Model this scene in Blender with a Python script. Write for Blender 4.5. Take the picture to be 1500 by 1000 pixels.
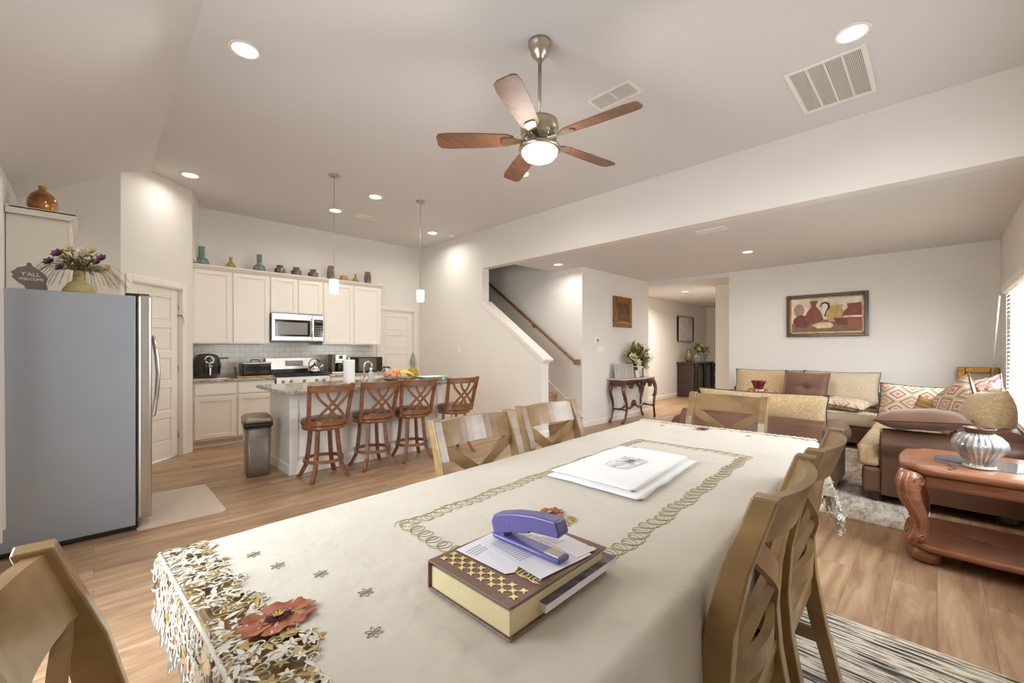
import bpy, bmesh, math, random
from mathutils import Vector, Matrix, noise
from math import sin, cos, pi, radians, sqrt, atan2
random.seed(7)
sc = bpy.context.scene
for o in list(bpy.data.objects): bpy.data.objects.remove(o)
COL = sc.collection
# ------------------------------------------------------------------ camera, world, exposure
FPX = 618.0
cam_d = bpy.data.cameras.new('camera'); cam = bpy.data.objects.new('camera', cam_d); COL.objects.link(cam)
cam_d.sensor_fit = 'HORIZONTAL'; cam_d.sensor_width = 36.0; cam_d.lens = 36.0*FPX/1500.0
cam_d.shift_y = 11.0/1500.0; cam_d.clip_start = 0.02; cam_d.clip_end = 60
yaw = math.atan((1373-750)/FPX)
cam.location = (0, 0, 1.30); cam.rotation_euler = (pi/2, 0, yaw - pi/2)
sc.camera = cam
sc.view_settings.view_transform = 'Standard'; sc.view_settings.look = 'None'
sc.view_settings.gamma = 1.0; sc.view_settings.use_curve_mapping = False
sc.view_settings.exposure = 0.46
wd = bpy.data.worlds.new('daylight'); sc.world = wd; wd.use_nodes = True
wd.node_tree.nodes['Background'].inputs[0].default_value = (0.80, 0.90, 1.0, 1)
wd.node_tree.nodes['Background'].inputs[1].default_value = 3.0

def area(name, loc, rot, sx, sy, power, color=(1, .97, .92), spread=pi, shape='RECTANGLE'):
    l = bpy.data.lights.new(name, 'AREA'); l.shape = shape; l.size = sx
    if shape in ('RECTANGLE', 'ELLIPSE'): l.size_y = sy
    l.energy = power; l.color = color; l.spread = spread
    o = bpy.data.objects.new(name, l); COL.objects.link(o); o.location = loc; o.rotation_euler = rot
    return o
DAY = (0.90, 0.95, 1.0)
area('daylight_left_window', (-1.25, 1.95, 1.75), (0, -pi/2+.50, 0), 2.2, 1.9, 84, DAY)      # faces +x
area('daylight_added_window', (3.4, -1.35, 2.15), (pi/2-.55, 0, 0), 2.0, 1.6, 90, DAY)         # faces +y; added source, lights the right floor and table
area('daylight_living_window', (6.15, -1.15, 1.75), (pi/2-.45, 0, 0), 1.7, 1.5, 150, DAY)

# ------------------------------------------------------------------ helpers
def lin(c):
    c = c/255.0
    return c/12.92 if c <= .04045 else ((c+.055)/1.055)**2.4
def rgb(r, g, b): return (lin(r), lin(g), lin(b), 1)

def mat(name, col, rough=.5, metal=0, vary=0.0, scale=6, bump=0.0, bscale=60, spec=.5, coat=0, trans=0, emis=0, stretch=None, col2=None, sheen=0, ior=1.45, alpha=1, bdist=.004):
    m = bpy.data.materials.new(name); m.use_nodes = True
    nt = m.node_tree; N = nt.nodes; L = nt.links; b = N['Principled BSDF']
    b.inputs['Base Color'].default_value = col; b.inputs['Roughness'].default_value = rough
    b.inputs['Metallic'].default_value = metal; b.inputs['Specular IOR Level'].default_value = spec
    b.inputs['Coat Weight'].default_value = coat; b.inputs['Transmission Weight'].default_value = trans
    b.inputs['IOR'].default_value = ior; b.inputs['Alpha'].default_value = alpha
    if sheen: b.inputs['Sheen Weight'].default_value = sheen
    if emis:
        b.inputs['Emission Color'].default_value = col; b.inputs['Emission Strength'].default_value = emis
    if vary or col2 or bump:
        tc = N.new('ShaderNodeTexCoord'); mp = N.new('ShaderNodeMapping')
        L.new(tc.outputs['Object'], mp.inputs[0])
        if stretch: mp.inputs['Scale'].default_value = stretch
        if vary or col2:
            n = N.new('ShaderNodeTexNoise'); n.inputs['Scale'].default_value = scale; n.inputs['Detail'].default_value = 5
            L.new(mp.outputs[0], n.inputs[0])
            r = N.new('ShaderNodeValToRGB'); r.color_ramp.elements[0].position = .3; r.color_ramp.elements[1].position = .7
            c2 = col2 or tuple(min(1, c*(1+vary)) for c in col[:3])+(1,)
            c1 = col if col2 else tuple(c*(1-vary) for c in col[:3])+(1,)
            r.color_ramp.elements[0].color = c1; r.color_ramp.elements[1].color = c2
            L.new(n.outputs[0], r.inputs[0]); L.new(r.outputs[0], b.inputs['Base Color'])
        if bump:
            n2 = N.new('ShaderNodeTexNoise'); n2.inputs['Scale'].default_value = bscale; n2.inputs['Detail'].default_value = 4
            L.new(mp.outputs[0], n2.inputs[0])
            bp = N.new('ShaderNodeBump'); bp.inputs['Strength'].default_value = bump; bp.inputs['Distance'].default_value = bdist
            L.new(n2.outputs[0], bp.inputs['Height']); L.new(bp.outputs[0], b.inputs['Normal'])
    return m

class MB:
    def __init__(s): s.bm = bmesh.new(); s.mi = 0
    def _fin(s, faces):
        for f in faces: f.material_index = s.mi
    def box(s, c, d, M=None, bev=0, seg=2):
        r = bmesh.ops.create_cube(s.bm, size=1.0); vs = r['verts']
        for v in vs: v.co = Vector((v.co.x*d[0]+c[0], v.co.y*d[1]+c[1], v.co.z*d[2]+c[2]))
        fs = list({f for v in vs for f in v.link_faces})
        if bev:
            es = list({e for v in vs for e in v.link_edges})
            rr = bmesh.ops.bevel(s.bm, geom=es, offset=bev, offset_type='OFFSET', segments=seg, profile=.5, affect='EDGES')
            fs = [f for f in rr['faces']]; vs = list({v for f in fs for v in f.verts})
            # gather the whole island
            seen = set(vs); st = list(vs)
            while st:
                v = st.pop()
                for e in v.link_edges:
                    w = e.other_vert(v)
                    if w not in seen: seen.add(w); st.append(w)
            vs = list(seen); fs = list({f for v in vs for f in v.link_faces})
            for f in fs: f.smooth = False
        if M is not None:
            for v in vs: v.co = M @ v.co
        s._fin(fs); return s
    def b2(s, a, b, M=None, bev=0, seg=2):   # box from two corners
        return s.box([(a[i]+b[i])/2 for i in range(3)], [abs(b[i]-a[i]) for i in range(3)], M, bev, seg)
    def prism(s, pts, vec, M=None):
        vec = Vector(vec); a = [Vector(p) for p in pts]; bb = [p+vec for p in a]
        if M is not None: a = [M@p for p in a]; bb = [M@p for p in bb]
        va = [s.bm.verts.new(p) for p in a]; vb = [s.bm.verts.new(p) for p in bb]
        fs = [s.bm.faces.new(va[::-1]), s.bm.faces.new(vb)]
        n = len(va)
        for i in range(n): fs.append(s.bm.faces.new((va[i], va[(i+1) % n], vb[(i+1) % n], vb[i])))
        s._fin(fs); return s
    def lathe(s, prof, seg=24, c=(0, 0, 0), M=None, rib=0, ribn=0, sx=1, sy=1):
        rings = []
        for (r, z) in prof:
            if r < 1e-5:
                p = Vector((c[0], c[1], c[2]+z)); p = M@p if M is not None else p
                rings.append([s.bm.verts.new(p)])
            else:
                ring = []
                for i in range(seg):
                    a = 2*pi*i/seg; rr = r*(1+rib*cos(ribn*a))
                    p = Vector((c[0]+rr*sx*cos(a), c[1]+rr*sy*sin(a), c[2]+z)); p = M@p if M is not None else p
                    ring.append(s.bm.verts.new(p))
                rings.append(ring)
        fs = []
        for A, B in zip(rings, rings[1:]):
            if len(A) == 1 and len(B) == 1: continue
            for i in range(seg):
                j = (i+1) % seg
                if len(A) == 1: fs.append(s.bm.faces.new((A[0], B[j], B[i])))
                elif len(B) == 1: fs.append(s.bm.faces.new((A[i], A[j], B[0])))
                else: fs.append(s.bm.faces.new((A[i], A[j], B[j], B[i])))
        if len(rings[0]) > 1: fs.append(s.bm.faces.new(rings[0][::-1]))
        if len(rings[-1]) > 1: fs.append(s.bm.faces.new(rings[-1]))
        for f in fs: f.smooth = len(f.verts) <= 4
        s._fin(fs); return s
    def cyl(s, c, r, h, seg=20, M=None, r2=None):
        return s.lathe([(r, 0), (r2 if r2 is not None else r, h)], seg, c, M)
    def tube(s, pts, r, seg=8, closed=False, M=None, flat=None, up=None):
        pts = [Vector(p) for p in pts]; n = len(pts)
        if n < 2: return s
        rings = []; prev = None
        for i, p in enumerate(pts):
            if closed: t = pts[(i+1) % n]-pts[i-1]
            else: t = pts[min(i+1, n-1)]-pts[max(i-1, 0)]
            if t.length < 1e-9: t = Vector((0, 0, 1))
            t.normalize()
            if up is not None: a = Vector(up)
            elif prev is None: a = Vector((0, 0, 1)) if abs(t.z) < .9 else Vector((1, 0, 0))
            else: a = prev
            u = a - t*a.dot(t)
            if u.length < 1e-6: u = t.orthogonal()
            u.normalize(); prev = u; w = t.cross(u)
            rr = r[i] if isinstance(r, (list, tuple)) else r
            ring = []
            if flat:      # rectangular section: flat=(half along up, half across)
                for (k, l) in ((1, 1), (-1, 1), (-1, -1), (1, -1)):
                    q = p+u*flat[0]*k+w*flat[1]*l; ring.append(s.bm.verts.new(M@q if M is not None else q))
            else:
                for k in range(seg):
                    a_ = 2*pi*k/seg; q = p+(u*cos(a_)+w*sin(a_))*rr
                    ring.append(s.bm.verts.new(M@q if M is not None else q))
            rings.append(ring)
        m = len(rings[0]); fs = []
        R = list(zip(rings, rings[1:]))+([(rings[-1], rings[0])] if closed else [])
        for A, B in R:
            for k in range(m):
                j = (k+1) % m; f = s.bm.faces.new((A[k], A[j], B[j], B[k])); f.smooth = not flat; fs.append(f)
        if not closed: fs += [s.bm.faces.new(rings[0][::-1]), s.bm.faces.new(rings[-1])]
        s._fin(fs); return s
    def grid(s, fn, nu, nv, thick=0, smooth=True, closed_u=False):
        V = [[s.bm.verts.new(fn(i/nu, j/nv)) for j in range(nv+1)] for i in range(nu+1)]
        fs = []
        for i in range(nu):
            for j in range(nv):
                f = s.bm.faces.new((V[i][j], V[i+1][j], V[i+1][j+1], V[i][j+1])); f.smooth = smooth; fs.append(f)
        s._fin(fs); return s
    def ball(s, c, r, M=None, sub=2, sc3=(1, 1, 1)):
        rr = bmesh.ops.create_icosphere(s.bm, subdivisions=sub, radius=1)
        fs = set()
        for v in rr['verts']:
            q = Vector((v.co.x*r*sc3[0]+c[0], v.co.y*r*sc3[1]+c[1], v.co.z*r*sc3[2]+c[2]))
            v.co = M@q if M is not None else q
            fs |= set(v.link_faces)
        for f in fs: f.smooth = True
        s._fin(fs); return s
    def pillow(s, w, h, t, M=None, n=14, pinch=.07, sag=0.0, p=3.0):
        # lies in local XY, thickness along Z
        for sg in (1, -1):
            def fn(a, b, sg=sg):
                u = 2*a-1; v = 2*b-1
                x = w/2*u*(1-pinch*(1-v*v)); y = h/2*v*(1-pinch*(1-u*u))
                th = t/2*(max(0, (1-abs(u)**p))*max(0, (1-abs(v)**p)))**.55
                th *= 1+.10*noise.noise(Vector((x*7, y*7, sg*3.1+w*9)))
                q = Vector((x, y, sg*th-sag*(u*u)))
                return M@q if M is not None else q
            s.grid(fn, n, n)
        bmesh.ops.remove_doubles(s.bm, verts=s.bm.verts[:], dist=1e-5)
        return s
    def leaf(s, base, d, L, w, up=Vector((0, 0, 1)), bend=.2):
        base = Vector(base); d = Vector(d).normalized(); side = d.cross(up)
        if side.length < 1e-3: side = d.orthogonal()
        side.normalize(); nn = side.cross(d).normalized()
        P = [(0, .12), (.3, 1), (.6, .85), (1, .02)]
        rows = []
        for (t, k) in P:
            c = base+d*L*t-nn*bend*L*t*t
            rows.append((s.bm.verts.new(c-side*w/2*k+nn*w*.12*k), s.bm.verts.new(c), s.bm.verts.new(c+side*w/2*k+nn*w*.12*k)))
        fs = []
        for A, B in zip(rows, rows[1:]):
            for k in (0, 1):
                f = s.bm.faces.new((A[k], A[k+1], B[k+1], B[k])); f.smooth = True; fs.append(f)
        s._fin(fs); return s
    def build(s, name, mats, parent=None, smooth=None, loc=None, rot=None):
        me = bpy.data.meshes.new(name); bmesh.ops.recalc_face_normals(s.bm, faces=s.bm.faces[:])
        s.bm.to_mesh(me); s.bm.free()
        if not isinstance(mats, (list, tuple)): mats = [mats]
        for m in mats: me.materials.append(m)
        if smooth is not None:
            for p in me.polygons: p.use_smooth = smooth
        o = bpy.data.objects.new(name, me); COL.objects.link(o)
        if parent: o.parent = parent
        if loc: o.location = loc
        if rot: o.rotation_euler = rot
        return o

def tag(o, label, cat, group=None, kind=None):
    o['label'] = label; o['category'] = cat
    if group: o['group'] = group
    if kind: o['kind'] = kind
    return o
def empty(name, loc=(0, 0, 0), rz=0):
    o = bpy.data.objects.new(name, None); COL.objects.link(o); o.empty_display_size = .1
    o.location = loc; o.rotation_euler = (0, 0, rz); return o
def struct(o): o['kind'] = 'structure'; return o
def children(o): return [c for c in bpy.data.objects if c.parent == o]
def copy_tree(o, parent=None):
    kids = children(o)
    c = o.copy(); COL.objects.link(c); c.parent = parent
    for k in kids: copy_tree(k, c)
    return c
def subsurf(o, lv=1):
    m = o.modifiers.new('subsurf', 'SUBSURF'); m.levels = lv; m.render_levels = lv; return o
def TR(x, y, z, rx=0, ry=0, rz=0, s=1):
    return Matrix.Translation((x, y, z)) @ Matrix.Rotation(rz, 4, 'Z') @ Matrix.Rotation(ry, 4, 'Y') @ Matrix.Rotation(rx, 4, 'X') @ Matrix.Scale(s, 4)
def text_mesh(name, body, size, m, parent, loc, rot, ext=.0006, align='CENTER'):
    cu = bpy.data.curves.new(name, 'FONT'); cu.body = body; cu.size = size; cu.extrude = ext
    cu.align_x = align; cu.align_y = 'CENTER'
    t = bpy.data.objects.new(name+'_source', cu); COL.objects.link(t)
    dg = bpy.context.evaluated_depsgraph_get(); me = bpy.data.meshes.new_from_object(t.evaluated_get(dg))
    bpy.data.objects.remove(t); bpy.data.curves.remove(cu)
    me.name = name; me.materials.clear(); me.materials.append(m)
    o = bpy.data.objects.new(name, me); COL.objects.link(o); o.parent = parent; o.location = loc; o.rotation_euler = rot
    return o

# ------------------------------------------------------------------ materials
def n_(nt, t, **k):
    x = nt.nodes.new(t)
    for a, b in k.items(): setattr(x, a, b)
    return x
def floor_mat():
    m = bpy.data.materials.new('oak_plank_floor'); m.use_nodes = True; nt = m.node_tree; L = nt.links; b = nt.nodes['Principled BSDF']
    tc = n_(nt, 'ShaderNodeTexCoord'); 
    br = n_(nt, 'ShaderNodeTexBrick'); br.offset = .37; br.offset_frequency = 2; br.squash = 1
    br.inputs['Scale'].default_value = 1; br.inputs['Brick Width'].default_value = 1.22; br.inputs['Row Height'].default_value = .178
    br.inputs['Mortar Size'].default_value = .0016; br.inputs['Mortar Smooth'].default_value = .3; br.inputs['Bias'].default_value = 0
    br.inputs['Color1'].default_value = (0, 0, 0, 1); br.inputs['Color2'].default_value = (1, 1, 1, 1); br.inputs['Mortar'].default_value = (.5, .5, .5, 1)
    L.new(tc.outputs['Object'], br.inputs[0])
    # per plank offset of the grain
    mp = n_(nt, 'ShaderNodeMapping'); mp.inputs['Scale'].default_value = (1.1, 9, 1); L.new(tc.outputs['Object'], mp.inputs[0])
    ad = n_(nt, 'ShaderNodeVectorMath', operation='MULTIPLY_ADD'); ad.inputs[1].default_value = (7, 7, 7)
    L.new(br.outputs['Color'], ad.inputs[0]); L.new(mp.outputs[0], ad.inputs[2])
    n1 = n_(nt, 'ShaderNodeTexNoise'); n1.inputs['Scale'].default_value = 1.6; n1.inputs['Detail'].default_value = 8; n1.inputs['Roughness'].default_value = .62; n1.inputs['Distortion'].default_value = .6
    L.new(ad.outputs[0], n1.inputs[0])
    r = n_(nt, 'ShaderNodeValToRGB'); e = r.color_ramp.elements
    e[0].position = .25; e[0].color = rgb(128, 98, 72); e[1].position = .78; e[1].color = rgb(204, 174, 142)
    x = e.new(.5); x.color = rgb(174, 140, 108)
    L.new(n1.outputs[0], r.inputs[0])
    mx = n_(nt, 'ShaderNodeMix', data_type='RGBA', blend_type='MULTIPLY'); mx.inputs[0].default_value = .75
    r2 = n_(nt, 'ShaderNodeValToRGB'); r2.color_ramp.elements[0].color = (.74, .72, .70, 1); r2.color_ramp.elements[1].color = (1.0, 1.0, 1.0, 1)
    L.new(br.outputs['Color'], r2.inputs[0])
    L.new(r.outputs[0], mx.inputs[6]); L.new(r2.outputs[0], mx.inputs[7])
    mm = n_(nt, 'ShaderNodeMix', data_type='RGBA'); mm.inputs[7].default_value = rgb(96, 72, 52)
    sm = n_(nt, 'ShaderNodeMath', operation='MULTIPLY'); sm.inputs[1].default_value = .55
    L.new(br.outputs['Fac'], sm.inputs[0]); L.new(sm.outputs[0], mm.inputs[0]); L.new(mx.outputs[2], mm.inputs[6])
    L.new(mm.outputs[2], b.inputs['Base Color']); b.inputs['Roughness'].default_value = .38
    bp = n_(nt, 'ShaderNodeBump'); bp.inputs['Strength'].default_value = .12; bp.inputs['Distance'].default_value = .002
    L.new(n1.outputs[0], bp.inputs['Height']); L.new(bp.outputs[0], b.inputs['Normal'])
    return m
def tile_mat():
    m = bpy.data.materials.new('white_subway_tile'); m.use_nodes = True; nt = m.node_tree; L = nt.links; b = nt.nodes['Principled BSDF']
    tc = n_(nt, 'ShaderNodeTexCoord'); mp = n_(nt, 'ShaderNodeMapping'); mp.inputs['Rotation'].default_value = (pi/2, 0, 0)
    L.new(tc.outputs['Object'], mp.inputs[0])
    br = n_(nt, 'ShaderNodeTexBrick'); br.offset = .5
    br.inputs['Scale'].default_value = 1; br.inputs['Brick Width'].default_value = .155; br.inputs['Row Height'].default_value = .0785
    br.inputs['Mortar Size'].default_value = .0022; br.inputs['Mortar Smooth'].default_value = .1
    br.inputs['Color1'].default_value = rgb(224, 216, 202); br.inputs['Color2'].default_value = rgb(232, 226, 214); br.inputs['Mortar'].default_value = rgb(150, 142, 130)
    L.new(mp.outputs[0], br.inputs[0]); L.new(br.outputs['Color'], b.inputs['Base Color']); b.inputs['Roughness'].default_value = .15
    return m
def granite_mat():
    m = bpy.data.materials.new('speckled_granite'); m.use_nodes = True; nt = m.node_tree; L = nt.links; b = nt.nodes['Principled BSDF']
    tc = n_(nt, 'ShaderNodeTexCoord'); n1 = n_(nt, 'ShaderNodeTexNoise'); n1.inputs['Scale'].default_value = 22; n1.inputs['Detail'].default_value = 9; n1.inputs['Roughness'].default_value = .8
    L.new(tc.outputs['Object'], n1.inputs[0])
    r = n_(nt, 'ShaderNodeValToRGB'); e = r.color_ramp.elements
    e[0].position = .36; e[0].color = rgb(70, 62, 54); e[1].position = .62; e[1].color = rgb(214, 204, 188)
    x = e.new(.46); x.color = rgb(150, 138, 120)
    L.new(n1.outputs[0], r.inputs[0]); L.new(r.outputs[0], b.inputs['Base Color']); b.inputs['Roughness'].default_value = .12
    return m
def stripe_rug_mat():
    m = bpy.data.materials.new('striped_rug'); m.use_nodes = True; nt = m.node_tree; L = nt.links; b = nt.nodes['Principled BSDF']
    tc = n_(nt, 'ShaderNodeTexCoord'); mp = n_(nt, 'ShaderNodeMapping'); mp.inputs['Scale'].default_value = (60, 3.2, 1)
    L.new(tc.outputs['Object'], mp.inputs[0])
    n1 = n_(nt, 'ShaderNodeTexNoise'); n1.inputs['Scale'].default_value = 1; n1.inputs['Detail'].default_value = 3; L.new(mp.outputs[0], n1.inputs[0])
    r = n_(nt, 'ShaderNodeValToRGB'); e = r.color_ramp.elements; r.color_ramp.interpolation = 'CONSTANT'
    e[0].position = 0; e[0].color = rgb(66, 60, 56); e[1].position = .42; e[1].color = rgb(128, 120, 110)
    for p, c in ((.48, rgb(214, 204, 184)), (.56, rgb(186, 170, 136)), (.60, rgb(112, 106, 100)), (.65, rgb(222, 214, 198))):
        x = e.new(p); x.color = c
    L.new(n1.outputs[0], r.inputs[0]); L.new(r.outputs[0], b.inputs['Base Color']); b.inputs['Roughness'].default_value = .95
    mp2 = n_(nt, 'ShaderNodeMapping'); mp2.inputs['Scale'].default_value = (320, 90, 1); L.new(tc.outputs['Object'], mp2.inputs[0])
    n2 = n_(nt, 'ShaderNodeTexNoise'); n2.inputs['Scale'].default_value = 1; L.new(mp2.outputs[0], n2.inputs[0])
    bp = n_(nt, 'ShaderNodeBump'); bp.inputs['Strength'].default_value = .5; bp.inputs['Distance'].default_value = .004
    L.new(n2.outputs[0], bp.inputs['Height']); L.new(bp.outputs[0], b.inputs['Normal'])
    return m
def light_rug_mat():
    m = bpy.data.materials.new('faded_living_room_rug'); m.use_nodes = True; nt = m.node_tree; L = nt.links; b = nt.nodes['Principled BSDF']
    tc = n_(nt, 'ShaderNodeTexCoord'); mp = n_(nt, 'ShaderNodeMapping'); mp.inputs['Scale'].default_value = (3, 12, 1); L.new(tc.outputs['Object'], mp.inputs[0])
    n1 = n_(nt, 'ShaderNodeTexNoise'); n1.inputs['Scale'].default_value = 1.2; n1.inputs['Detail'].default_value = 9; n1.inputs['Roughness'].default_value = .75; n1.inputs['Distortion'].default_value = 1.2
    L.new(mp.outputs[0], n1.inputs[0])
    r = n_(nt, 'ShaderNodeValToRGB'); e = r.color_ramp.elements
    e[0].position = .38; e[0].color = rgb(150, 138, 120); e[1].position = .6; e[1].color = rgb(226, 220, 208)
    x = e.new(.48); x.color = rgb(196, 186, 168)
    L.new(n1.outputs[0], r.inputs[0]); L.new(r.outputs[0], b.inputs['Base Color']); b.inputs['Roughness'].default_value = .95
    return m
def wood_mat(name, c1, c2, rough=.35, scale=(3, 3, 22), coat=0, dist=1.0):
    m = bpy.data.materials.new(name); m.use_nodes = True; nt = m.node_tree; L = nt.links; b = nt.nodes['Principled BSDF']
    tc = n_(nt, 'ShaderNodeTexCoord'); mp = n_(nt, 'ShaderNodeMapping'); mp.inputs['Scale'].default_value = scale; L.new(tc.outputs['Object'], mp.inputs[0])
    n1 = n_(nt, 'ShaderNodeTexNoise'); n1.inputs['Scale'].default_value = 1.5; n1.inputs['Detail'].default_value = 7; n1.inputs['Distortion'].default_value = dist
    L.new(mp.outputs[0], n1.inputs[0])
    r = n_(nt, 'ShaderNodeValToRGB'); e = r.color_ramp.elements; e[0].position = .3; e[0].color = c1; e[1].position = .7; e[1].color = c2
    L.new(n1.outputs[0], r.inputs[0]); L.new(r.outputs[0], b.inputs['Base Color']); b.inputs['Roughness'].default_value = rough
    b.inputs['Coat Weight'].default_value = coat; b.inputs['Coat Roughness'].default_value = .15
    return m
def kilim_mat():
    m = bpy.data.materials.new('kilim_weave'); m.use_nodes = True; nt = m.node_tree; L = nt.links; b = nt.nodes['Principled BSDF']
    tc = n_(nt, 'ShaderNodeTexCoord'); sep = n_(nt, 'ShaderNodeSeparateXYZ'); L.new(tc.outputs['Object'], sep.inputs[0])
    def M(op, a, bb=None):
        x = n_(nt, 'ShaderNodeMath', operation=op)
        for i, v in enumerate((a, bb)):
            if v is None: continue
            if isinstance(v, (int, float)): x.inputs[i].default_value = v
            else: L.new(v, x.inputs[i])
        return x.outputs[0]
    fx = M('ABSOLUTE', M('SUBTRACT', M('FRACT', M('MULTIPLY', sep.outputs[0], 4.3)), .5))
    fy = M('ABSOLUTE', M('SUBTRACT', M('FRACT', M('MULTIPLY', sep.outputs[1], 5.6)), .5))
    dd = M('ADD', fx, fy)
    q = M('DIVIDE', M('FLOOR', M('MULTIPLY', dd, 9)), 9)
    r = n_(nt, 'ShaderNodeValToRGB'); e = r.color_ramp.elements; r.color_ramp.interpolation = 'CONSTANT'
    e[0].position = 0; e[0].color = rgb(176, 84, 64); e[1].position = .10; e[1].color = rgb(216, 200, 172)
    for p, c in ((.21, rgb(150, 70, 58)), (.32, rgb(222, 208, 184)), (.43, rgb(196, 170, 140)), (.54, rgb(112, 96, 92)), (.65, rgb(206, 186, 158)), (.76, rgb(184, 112, 88)), (.87, rgb(198, 178, 150))):
        x = e.new(p); x.color = c
    L.new(q, r.inputs[0])
    n1 = n_(nt, 'ShaderNodeTexNoise'); n1.inputs['Scale'].default_value = 60; L.new(tc.outputs['Object'], n1.inputs[0])
    mx = n_(nt, 'ShaderNodeMix', data_type='RGBA'); mx.inputs[7].default_value = rgb(206, 190, 168); L.new(r.outputs[0], mx.inputs[6])
    k = M('MULTIPLY', n1.outputs[0], .6); L.new(k, mx.inputs[0])
    L.new(mx.outputs[2], b.inputs['Base Color']); b.inputs['Roughness'].default_value = .9
    return m
def paint_mat(name, cols, scale=8, rough=.5, dist=1.5, stretch=(1, 1, 1)):
    m = bpy.data.materials.new(name); m.use_nodes = True; nt = m.node_tree; L = nt.links; b = nt.nodes['Principled BSDF']
    tc = n_(nt, 'ShaderNodeTexCoord'); mp = n_(nt, 'ShaderNodeMapping'); mp.inputs['Scale'].default_value = stretch; L.new(tc.outputs['Object'], mp.inputs[0])
    n1 = n_(nt, 'ShaderNodeTexNoise'); n1.inputs['Scale'].default_value = scale; n1.inputs['Detail'].default_value = 6; n1.inputs['Distortion'].default_value = dist
    L.new(mp.outputs[0], n1.inputs[0])
    r = n_(nt, 'ShaderNodeValToRGB'); e = r.color_ramp.elements
    e[0].position = .3; e[0].color = cols[0]; e[1].position = .7; e[1].color = cols[-1]
    for i, c in enumerate(cols[1:-1]):
        x = e.new(.3+.4*(i+1)/(len(cols)-1)); x.color = c
    L.new(n1.outputs[0], r.inputs[0]); L.new(r.outputs[0], b.inputs['Base Color']); b.inputs['Roughness'].default_value = rough
    return m

WALL = mat('warm_white_wall_paint', rgb(227, 222, 214), .85, vary=.015, scale=2, bump=.06, bscale=120, spec=.25)
CEIL = mat('ceiling_paint', rgb(218, 215, 212), .9, bump=.10, bscale=90, spec=.2)
TRIM = mat('white_trim_paint', rgb(236, 230, 220), .45, vary=.01)
CAB = mat('white_cabinet_paint', rgb(235, 228, 216), .40, vary=.01)
FLOOR = floor_mat(); TILE = tile_mat(); GRAN = granite_mat(); SRUG = stripe_rug_mat(); LRUG = light_rug_mat(); KILIM = kilim_mat()
STEEL = mat('brushed_stainless', rgb(190, 186, 178), .30, 1, vary=.05, scale=4, stretch=(1, 60, 60))
FRSIDE = mat('fridge_grey_side', rgb(156, 162, 170), .34, .3, vary=.02, bump=.05, bscale=300)
BLACK = mat('black_plastic', rgb(34, 31, 28), .3, vary=.1)
BGLASS = mat('dark_glass', rgb(30, 30, 28), .06, vary=.05)
CHROME = mat('chrome', rgb(220, 218, 212), .12, 1, vary=.02)
NICKEL = mat('satin_nickel', rgb(190, 180, 162), .30, 1, vary=.04)
CHAIRW = wood_mat('olive_brown_chair_wood', rgb(124, 96, 58), rgb(158, 126, 82), .33, scale=(5, 5, 9), coat=.3, dist=.4)
STOOLW = wood_mat('cherry_stool_wood', rgb(96, 58, 34), rgb(140, 90, 54), .3, coat=.35)
STOOLL = mat('brown_stool_leather', rgb(92, 66, 50), .3, vary=.12, bump=.1, bscale=80)
LEATHER = mat('chestnut_leather', rgb(88, 61, 46), .36, col2=rgb(114, 83, 64), scale=3, bump=.25, bscale=70)
SUEDE = mat('brown_suede', rgb(92, 60, 42), .65, col2=rgb(120, 84, 62), scale=4, bump=.2, bscale=60, sheen=.3)
TAN = mat('tan_chenille', rgb(176, 148, 106), .9, col2=rgb(206, 180, 138), scale=60, bump=.6, bscale=160, sheen=.3, stretch=(1, 1, .3))
TANG = mat('grey_tan_chenille', rgb(176, 156, 128), .9, col2=rgb(200, 182, 154), scale=60, bump=.6, bscale=160, sheen=.3)
FANW = wood_mat('walnut_fan_blade', rgb(92, 62, 46), rgb(128, 90, 68), .55, scale=(3, 18, 3))
CARVE = wood_mat('reddish_carved_wood', rgb(134, 84, 60), rgb(172, 116, 86), .28, coat=.4)
MAHOG = wood_mat('dark_mahogany', rgb(58, 28, 22), rgb(96, 52, 42), .3, coat=.4)
DARKW = wood_mat('dark_espresso_wood', rgb(40, 27, 20), rgb(66, 46, 36), .35, coat=.3)
BRONZEW = wood_mat('oak_handrail', rgb(116, 80, 44), rgb(160, 116, 68), .4)
CLOTH = mat('cream_tablecloth', rgb(196, 188, 173), .75, col2=rgb(203, 195, 180), scale=3, bump=.6, bscale=4.5, sheen=.2, bdist=.03)
LACE = mat('cream_lace', rgb(206, 198, 178), .8, col2=rgb(220, 214, 200), scale=40)
LACEG = mat('olive_gold_lace', rgb(150, 124, 70), .7, col2=rgb(196, 170, 112), scale=30)
GOLDTH = mat('gold_thread', rgb(160, 142, 98), .55, vary=.1)
TOWELM = mat('white_towel', rgb(240, 238, 236), .95, vary=.02, bump=.8, bscale=220, sheen=.4)
GOLD = mat('antique_gold', rgb(176, 130, 60), .35, .8, col2=rgb(110, 76, 36), scale=14)
GOLDPRINT = mat('gold_foil_print', rgb(226, 204, 142), .35, .3, vary=.05)
PAPER = mat('paper', rgb(232, 230, 234), .7, vary=.02)
PAGES = mat('book_pages', rgb(214, 200, 158), .8, vary=.10, scale=30, stretch=(.4, .4, 60))
BOOKC = mat('brown_book_cover', rgb(112, 82, 62), .42, vary=.08, bump=.2, bscale=200)
PURPLE = mat('purple_plastic', rgb(92, 84, 148), .28, vary=.04, coat=.3)
CLEAR = mat('clear_glass', (1, 1, 1, 1), .03, trans=1, ior=1.45)
LEAFG = mat('leaf_green', rgb(70, 84, 44), .6, col2=rgb(118, 122, 70), scale=25)
LEAFD = mat('dried_leaf', rgb(120, 100, 62), .7, col2=rgb(176, 158, 104), scale=25)
LAMPW = mat('lit_lamp_glass', (1.0, .93, .82, 1), .4, emis=4.0)
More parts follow.
